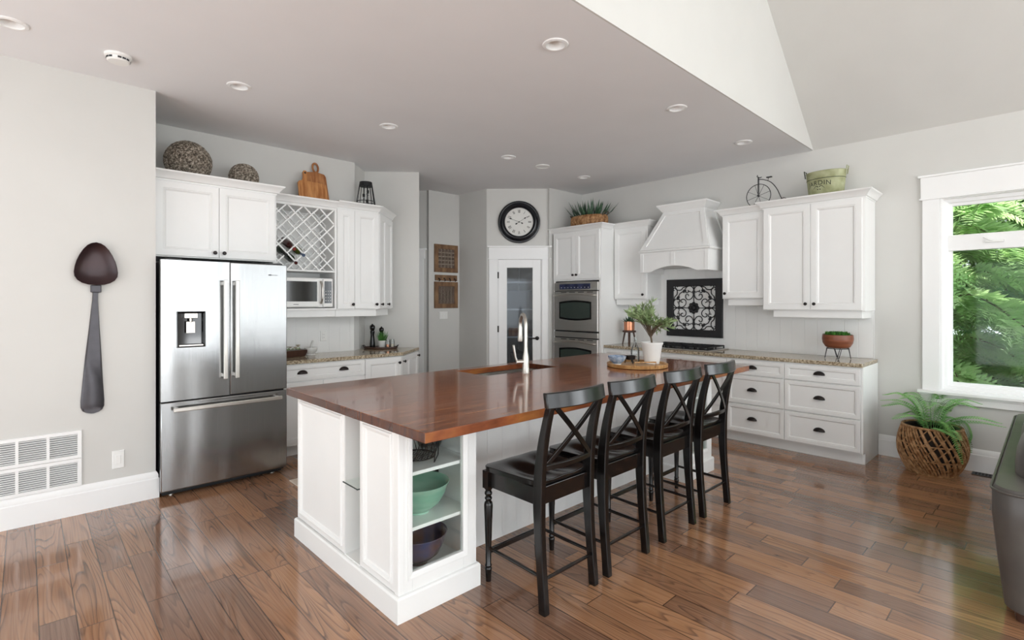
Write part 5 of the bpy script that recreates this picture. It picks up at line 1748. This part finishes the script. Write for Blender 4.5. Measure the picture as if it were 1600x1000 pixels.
b.tube([(0, .014, zc), (0, .012, zc + .20)], .004, 6).tube([(0, -.014, zc), (0, -.012, zc + .20)], .004, 6)
build('frame', b, 'iron', t)
build('handlebar', MB().tube([(.012, -.055, zc + .215), (0, -.04, zc + .205), (0, .04, zc + .205), (.012, .055, zc + .215)], .0045, 6), 'iron', t)
build('saddle', MB().tube([(.10, 0, zc + .155), (.105, 0, zc + .185)], .003, 6).box(.085, .14, -.014, .014, zc + .183, zc + .193), 'iron', t, bevel=.003)

# bucket
t = thing('garden_bucket', 'weathered green oval bucket lettered JARDIN on the large upper cabinet', 'bucket', (5.83, 1.575, ZT), RW)
ex, ey = .178, .125    # local x (along wall), y (depth)
hB = .262
build('bucket_body', MB().lathe([(.83, 0), (.85, .004), (1.0, hB - .003), (1.03, hB), (1.0, hB + .004), (.97, hB - .004), (.83, .01), (0, .008)], (0, 0, 0), 48, ex=ex, ey=ey), 'bucket', t, smooth=50)
b = MB()
for zz in (.19,):
    s_ = .85 + .15 * zz / hB
    b.tube([(ex * s_ * 1.005 * math.cos(2 * PI * k / 40), ey * s_ * 1.005 * math.sin(2 * PI * k / 40), zz) for k in range(40)], .0028, 5, closed=True)
build('hoop', b, 'ink', t)
for sx in (-1, 1):
    build('handle', MB().tube([(sx * ex * 1.0, -.03, hB - .04), (sx * ex * 1.06, -.03, hB + .035), (sx * ex * 1.06, .03, hB + .035), (sx * ex * 1.0, .03, hB - .04)], .005, 6), 'ink' if sx < 0 else 'bucket', t)
fc = bpy.data.curves.new('lettering_curve', 'FONT')
fc.body = 'JARDIN'; fc.size = .062; fc.align_x = 'CENTER'; fc.space_character = 1.12; fc.resolution_u = 3
fo = bpy.data.objects.new('lettering_tmp', fc); C.objects.link(fo)
me = bpy.data.meshes.new_from_object(fo.evaluated_get(bpy.context.evaluated_depsgraph_get()))
tb = MB()
def wrap(px, pz, out=1.012):
    # px along the front, arched baseline; front of the bucket is local -y
    a = -PI / 2 + (px - .035) / .165
    zz = .118 + pz + .010 * math.cos(px / .1 * PI / 2)
    s_ = (.85 + .15 * zz / hB) * out
    return (ex * s_ * math.cos(a), ey * s_ * math.sin(a), zz)
tb.v = [wrap(v_.co.x, v_.co.y) for v_ in me.vertices]
tb.f = [list(p.vertices) for p in me.polygons]
bpy.data.objects.remove(fo); bpy.data.meshes.remove(me)
build('lettering', tb, 'ink', t, smooth=0)
b = MB()
for sg in (-1, 1):
    pts = [wrap(sg * (.006 + .05 * k / 8), -.022 + .012 * math.sin(k / 8 * PI * 1.4)) for k in range(9)]
    b.tube(pts, [.0035 - .0025 * k / 8 for k in range(9)], 5)
b.ball(wrap(-.010, -.045), .005, 6).ball(wrap(.012, -.045), .005, 6)
build('stencil_flourish', b, 'ink', t)

# iron art panel
t = thing('iron_wall_art', 'square black-framed scrollwork panel above the cooktop', 'wall art', (6.020, 3.07, 1.408), RW)
S = .365
build('frame', MB().nest(-S, S, -S + .008, S - .008, [(0, 0), (0, -.022), (.004, -.025), (.084, -.025), (.088, -.020), (.088, 0)], cap=False, back=False), 'iron', t, smooth=0)
g = .278
def art(pts, r=.0058, rr=None):
    res = MB()
    pts = smoothpts([(p[0], 0, p[1]) for p in pts], 5)
    for sx in (-1, 1):
        for sz in (-1, 1):
            for sw in (0, 1):
                q = []
                for p in pts:
                    a, c_ = p[0], p[2]
                    if sw: a, c_ = c_, a
                    q.append((sx * a * g, -.010, sz * c_ * g))
                res.tube(q, r, 5)
    return res
sc = art([(.0, .70), (.03, .86), (.14, .97), (.28, .97), (.39, .88), (.41, .75), (.34, .68), (.26, .72), (.27, .80)])
for q in (art([(.0, .70), (.05, .50), (.17, .38), (.31, .38), (.39, .48), (.37, .59), (.28, .61), (.24, .53)]),
          art([(.28, .97), (.5, .92), (.60, .82), (.75, .80), (.88, .86), (.90, .96), (.82, .99), (.78, .94)]),
          art([(.41, .80), (.55, .72), (.66, .66)], .006),
          art([(.0, .78), (.10, .70), (.20, .74), (.22, .70)], .005)):
    sc.add(q.v, q.f)
sc.tube([(-g, -.010, 0), (g, -.010, 0)], .005, 5).tube([(0, -.010, -g), (0, -.010, g)], .005, 5)
build('scrollwork', sc, 'iron', t)
lf = MB()
for sx in (-1, 1):
    for sz in (-1, 1):
        for (a, c_, an) in ((.43, .72, 60), (.72, .43, 30)):
            for dd in (-50, 0, 50):
                an2 = rad(an + dd)
                lf.ball((sx * (a + .055 * math.cos(an2)) * g, -.012, sz * (c_ + .055 * math.sin(an2)) * g), .016, 8, (1, .4, 1))
for (a, c_) in ((.7, 0), (-.7, 0), (0, .7), (0, -.7)):
    lf.ball((a * g, -.012, c_ * g), .022, 8, (1.3 if a else .8, .5, .8 if a else 1.3))
build('leaf_cluster', lf, 'iron', t)
ro = MB()
for k in range(8):
    a = 2 * PI * k / 8
    ro.ball((.050 * math.cos(a), -.014, .050 * math.sin(a)), .025, 8, (1, .45, 1))
ro.ball((0, -.018, 0), .028, 10, (1, .6, 1))
build('rosette', ro, 'iron', t)

# small copper pot on a wooden stand
t = thing('plant_stand', 'little dark wooden tripod stand on the counter beside the oven tower', 'plant stand', (5.76, 3.84, CZ))
build('stand_top', MB().lathe([(.085, .158), (.088, .162), (.088, .178), (.085, .182), (0, .182)], (0, 0, 0), 28), 'darkwood', t, smooth=30)
for k in range(4):
    a = 2 * PI * k / 4 + .5
    build('leg', MB().tube([(.055 * math.cos(a), .055 * math.sin(a), .16), (.085 * math.cos(a), .085 * math.sin(a), 0)], [.013, .008], 8), 'darkwood', t)
t = thing('potted_succulent', 'small succulent in a copper pot on the tripod stand beside the oven tower', 'potted plant', (5.76, 3.84, CZ + .183))
build('pot', MB().lathe([(.062, 0), (.068, .004), (.070, .118), (.066, .118), (.064, .10), (0, .098)], (0, 0, 0), 28), 'copper', t, smooth=30)
lv = MB(); rng = random.Random(12)
for i in range(46):
    a = i * 2.4; q = (i / 46) ** .5
    lv.leaf((.03 * q * math.cos(a), .03 * q * math.sin(a), .095), (math.cos(a) * q, math.sin(a) * q, 1.25 - .85 * q), (math.cos(a), math.sin(a), .3), .10, .022, .005, .1)
build('leaves', lv, 'leafdark', t, smooth=0)

# reddish planter on hairpin stand
t = thing('planter_stand', 'black hairpin-leg wire stand under the reddish-brown planter', 'plant stand', (5.80, 1.465, CZ))
b = MB().tube([(.095 * math.cos(2 * PI * k / 32), .095 * math.sin(2 * PI * k / 32), .10) for k in range(32)], .004, 6, closed=True)
build('ring', b, 'iron', t)
for k in range(4):
    a = 2 * PI * k / 4 + .3
    build('hairpin_leg', MB().tube([(.095 * math.cos(a - .3), .095 * math.sin(a - .3), .10), (.108 * math.cos(a - .03), .108 * math.sin(a - .03), .004), (.108 * math.cos(a + .03), .108 * math.sin(a + .03), .004), (.095 * math.cos(a + .3), .095 * math.sin(a + .3), .10)], .0035, 6), 'iron', t)
t = thing('planter_bowl', 'round reddish-brown planter of green succulents on the hairpin stand', 'potted plant', (5.80, 1.465, CZ + .105))
build('pot', MB().lathe([(.085, 0), (.105, .012), (.128, .05), (.134, .09), (.130, .128), (.126, .130), (.122, .12), (0, .118)], (0, 0, 0), 40), 'bowlwood', t, smooth=50)
lv = MB(); rng = random.Random(13)
for i in range(22):
    a = i * 2.4; q = math.sqrt(i / 22) * .098
    cx, cy = q * math.cos(a), q * math.sin(a)
    for k in range(14):
        a2 = k * 2.4; q2 = (k / 14) ** .5
        lv.leaf((cx, cy, .115), (math.cos(a2) * q2, math.sin(a2) * q2, 1.1 - .8 * q2), (math.cos(a2), math.sin(a2), .3), .05, .024, .004, .1)
build('succulents', lv, 'grass', t, smooth=0)

# ------------------------------------------------------------------ fern in a wicker basket
t = thing('potted_fern', 'green fern in a woven rattan basket on the floor under the window', 'potted plant', (5.74, .735, 0))
pr = [(.165, .0), (.205, .07), (.235, .15), (.243, .22), (.238, .29), (.222, .35), (.205, .40)]
build('liner', MB().lathe([(.15, .004)] + [(r_ - .016, z) for r_, z in pr[1:]] + [(.17, .39), (.17, .34), (0, .34)], (0, 0, 0), 36), 'soil', t, smooth=50)
def prof_r(z):
    for i in range(len(pr) - 1):
        if pr[i][1] <= z <= pr[i + 1][1]:
            s_ = (z - pr[i][1]) / (pr[i + 1][1] - pr[i][1]); return pr[i][0] + (pr[i + 1][0] - pr[i][0]) * s_
    return pr[-1][0]
b = MB(); rng = random.Random(14)
for k in range(54):
    a0 = 2 * PI * k / 54; tw = rng.uniform(.75, 1.0)
    pts = [(prof_r(z) * math.cos(a0 - z * tw / .4), prof_r(z) * math.sin(a0 - z * tw / .4), z) for z in [.4 * i / 12 for i in range(13)]]
    b.tube(pts, rng.uniform(.0075, .0115), 5)
for k in range(16):
    a0 = 2 * PI * k / 16
    pts = [((prof_r(z) - .006) * math.cos(a0 + z * 1.6 / .4), (prof_r(z) - .006) * math.sin(a0 + z * 1.6 / .4), z) for z in [.4 * i / 12 for i in range(13)]]
    b.tube(pts, .005, 5)
build('weave', b, 'wicker', t)
b = MB()
for z, r_ in ((.005, .010), (.13, .006), (.26, .006), (.398, .011)):
    b.tube([(prof_r(z) * math.cos(2 * PI * k / 40), prof_r(z) * math.sin(2 * PI * k / 40), z + .003) for k in range(40)], r_, 6, closed=True)
build('rim', b, 'wicker', t)
lv = MB(); rng = random.Random(15)
FR = [(20, .52, .10, .0), (75, .45, .22, 0), (125, .42, .24, 0), (160, .50, .16, 0), (200, .52, .05, 0), (230, .50, -.10, 1), (265, .46, .16, 0), (285, .50, .10, 0), (310, .55, -.12, 1), (340, .5, .18, 0), (45, .40, .3, 0), (100, .36, .32, 0), (180, .38, .30, 0), (250, .36, .30, 0), (300, .36, .3, 0), (0, .38, .3, 0), (140, .34, .34, 0), (220, .34, .34, 0)]
for (dg, L, rise, droop) in FR:
    a = rad(dg + rng.uniform(-8, 8)); d = Vector((math.cos(a), math.sin(a), 0))
    p0 = d * .05 + Vector((0, 0, .35))
    if droop:
        pts = [p0, d * .14 + Vector((0, 0, .46)), d * .24 + Vector((0, 0, .44)), d * .31 + Vector((0, 0, .33)), d * .34 + Vector((0, 0, .18))]
    else:
        pts = [p0, d * L * .30 + Vector((0, 0, .38 + rise * .55)), d * L * .62 + Vector((0, 0, .38 + rise * .85)), d * L * .95 + Vector((0, 0, .36 + rise * .85))]
    for p in pts:
        wx = 5.96 - 5.74
        if p.x > wx: p.x = wx
    pts = smoothpts(pts, 9)
    lv.tube(pts, [.003 * (1 - .7 * j / len(pts)) for j in range(len(pts))], 4)
    n = len(pts)
    for j in range(3, n):
        s_ = j / n; tan = (pts[j] - pts[j - 1]).normalized()
        side = tan.cross(Vector((0, 0, 1)))
        side = side.normalized() if side.length > .05 else Vector((-d.y, d.x, 0))
        l = .075 * math.sin(PI * min(1, .15 + s_ * .85)) + .008
        for sg in (-1, 1):
            lv.leaf(pts[j], side * sg + tan * .45, (0, 0, 1), l, .02, .002, .15)
build('fronds', lv, 'leaffern', t, smooth=0)

t = thing('floor_register', 'small dark metal floor vent by the baseboard under the window', 'vent', (5.95, .40, 0))
build('frame', MB().box(-.05, .05, -.09, .09, 0, .006), 'darkgrey', t, smooth=0, bevel=.002)
b = MB()
for k in range(7):
    b.box(-.035, .035, -.075 + k * .022, -.063 + k * .022, .0055, .0068)
build('slot', b, 'rubber', t, smooth=0)
o = build('floor_mat', MB().box(-.5, .5, -.25, .25, 0, .010), 'mat', smooth=0, bevel=.003)
o.location = (2.085, 4.10, 0)
tag(o, 'pale floor mat between the island and the left counter, only its corner visible', 'mat')

# ------------------------------------------------------------------ sofa
t = thing('sofa', 'grey leather sofa seen from behind its back at the right edge', 'sofa', (4.4, -.25, 0), 0, world=True)
def rrect(x0, x1, y0, y1, r, n=8):
    out = []
    for (cx, cy, a0) in ((x1 - r, y0 + r, -PI / 2), (x1 - r, y1 - r, 0), (x0 + r, y1 - r, PI / 2), (x0 + r, y0 + r, PI)):
        for k in range(n + 1):
            a = a0 + PI / 2 * k / n; out.append((cx + r * math.cos(a), cy + r * math.sin(a)))
    return out
def loft(levels, cap=True):
    mb = MB(); n = len(levels[0][0])
    for poly, z in levels:
        mb.v += [(p[0], p[1], z) for p in poly]
    for k in range(len(levels) - 1):
        for i in range(n):
            mb.f.append([k * n + i, k * n + (i + 1) % n, (k + 1) * n + (i + 1) % n, (k + 1) * n + i])
    mb.f.append(list(range(n))[::-1]); mb.f.append([(len(levels) - 1) * n + i for i in range(n)])
    return mb
build('back', loft([(rrect(3.30, 5.55, -.06, .165, .10), .05), (rrect(3.27, 5.58, -.06, .185, .10), .25), (rrect(3.245, 5.6, -.06, .205, .10), .48), (rrect(3.245, 5.6, -.06, .205, .10), .60), (rrect(3.258, 5.59, -.055, .192, .09), .622)]), 'sofa', t, smooth=50)
build('welt', MB().tube([(x, y, .605) for x, y in rrect(3.243, 5.602, -.055, .208, .10)], .006, 6, closed=True), 'sofa', t)
build('seat_base', loft([(rrect(3.30, 5.55, -.82, -.06, .06), .05), (rrect(3.27, 5.58, -.84, -.06, .06), .28), (rrect(3.27, 5.58, -.84, -.06, .06), .30)]), 'sofa', t, smooth=50)
for x0, x1 in ((3.245, 3.47), (5.375, 5.6)):
    build('armrest', loft([(rrect(x0 + .03, x1 - .0, -.84, -.05, .08), .05), (rrect(x0, x1, -.86, -.05, .09), .45), (rrect(x0, x1, -.86, -.05, .09), .57), (rrect(x0 + .02, x1 - .02, -.84, -.06, .08), .60)]), 'sofa', t, smooth=50)
for k in range(3):
    x0 = 3.48 + k * .632
    build('seat_cushion', MB().box(x0, x0 + .622, -.84, -.10, .30, .44), 'sofa', t, smooth=60, bevel=.05, seg=5)
    cm = MB()
    def cf(u, v_, x0=x0):
        a = 2 * PI * u; b_ = -PI / 2 + PI * v_
        ca, sa = math.cos(a), math.sin(a); cb, sb = math.cos(b_), math.sin(b_)
        sg = lambda q, e: math.copysign(abs(q) ** e, q)
        return (x0 + .311 + .33 * sg(ca, .5) * sg(cb, .6), -.015 + .155 * sg(sa, .9) * sg(cb, .8), .64 + .20 * sg(sb, .7))
    cm.grid(cf, 32, 18, closed_u=True)
    build('back_cushion', cm, 'sofa', t, smooth=70)
for x, y in ((3.36, .10), (5.48, .10), (3.36, -.76), (5.48, -.76)):
    build('foot', MB().lathe([(.025, 0), (.03, .055)], (x, y, 0), 12), 'darkwood', t)
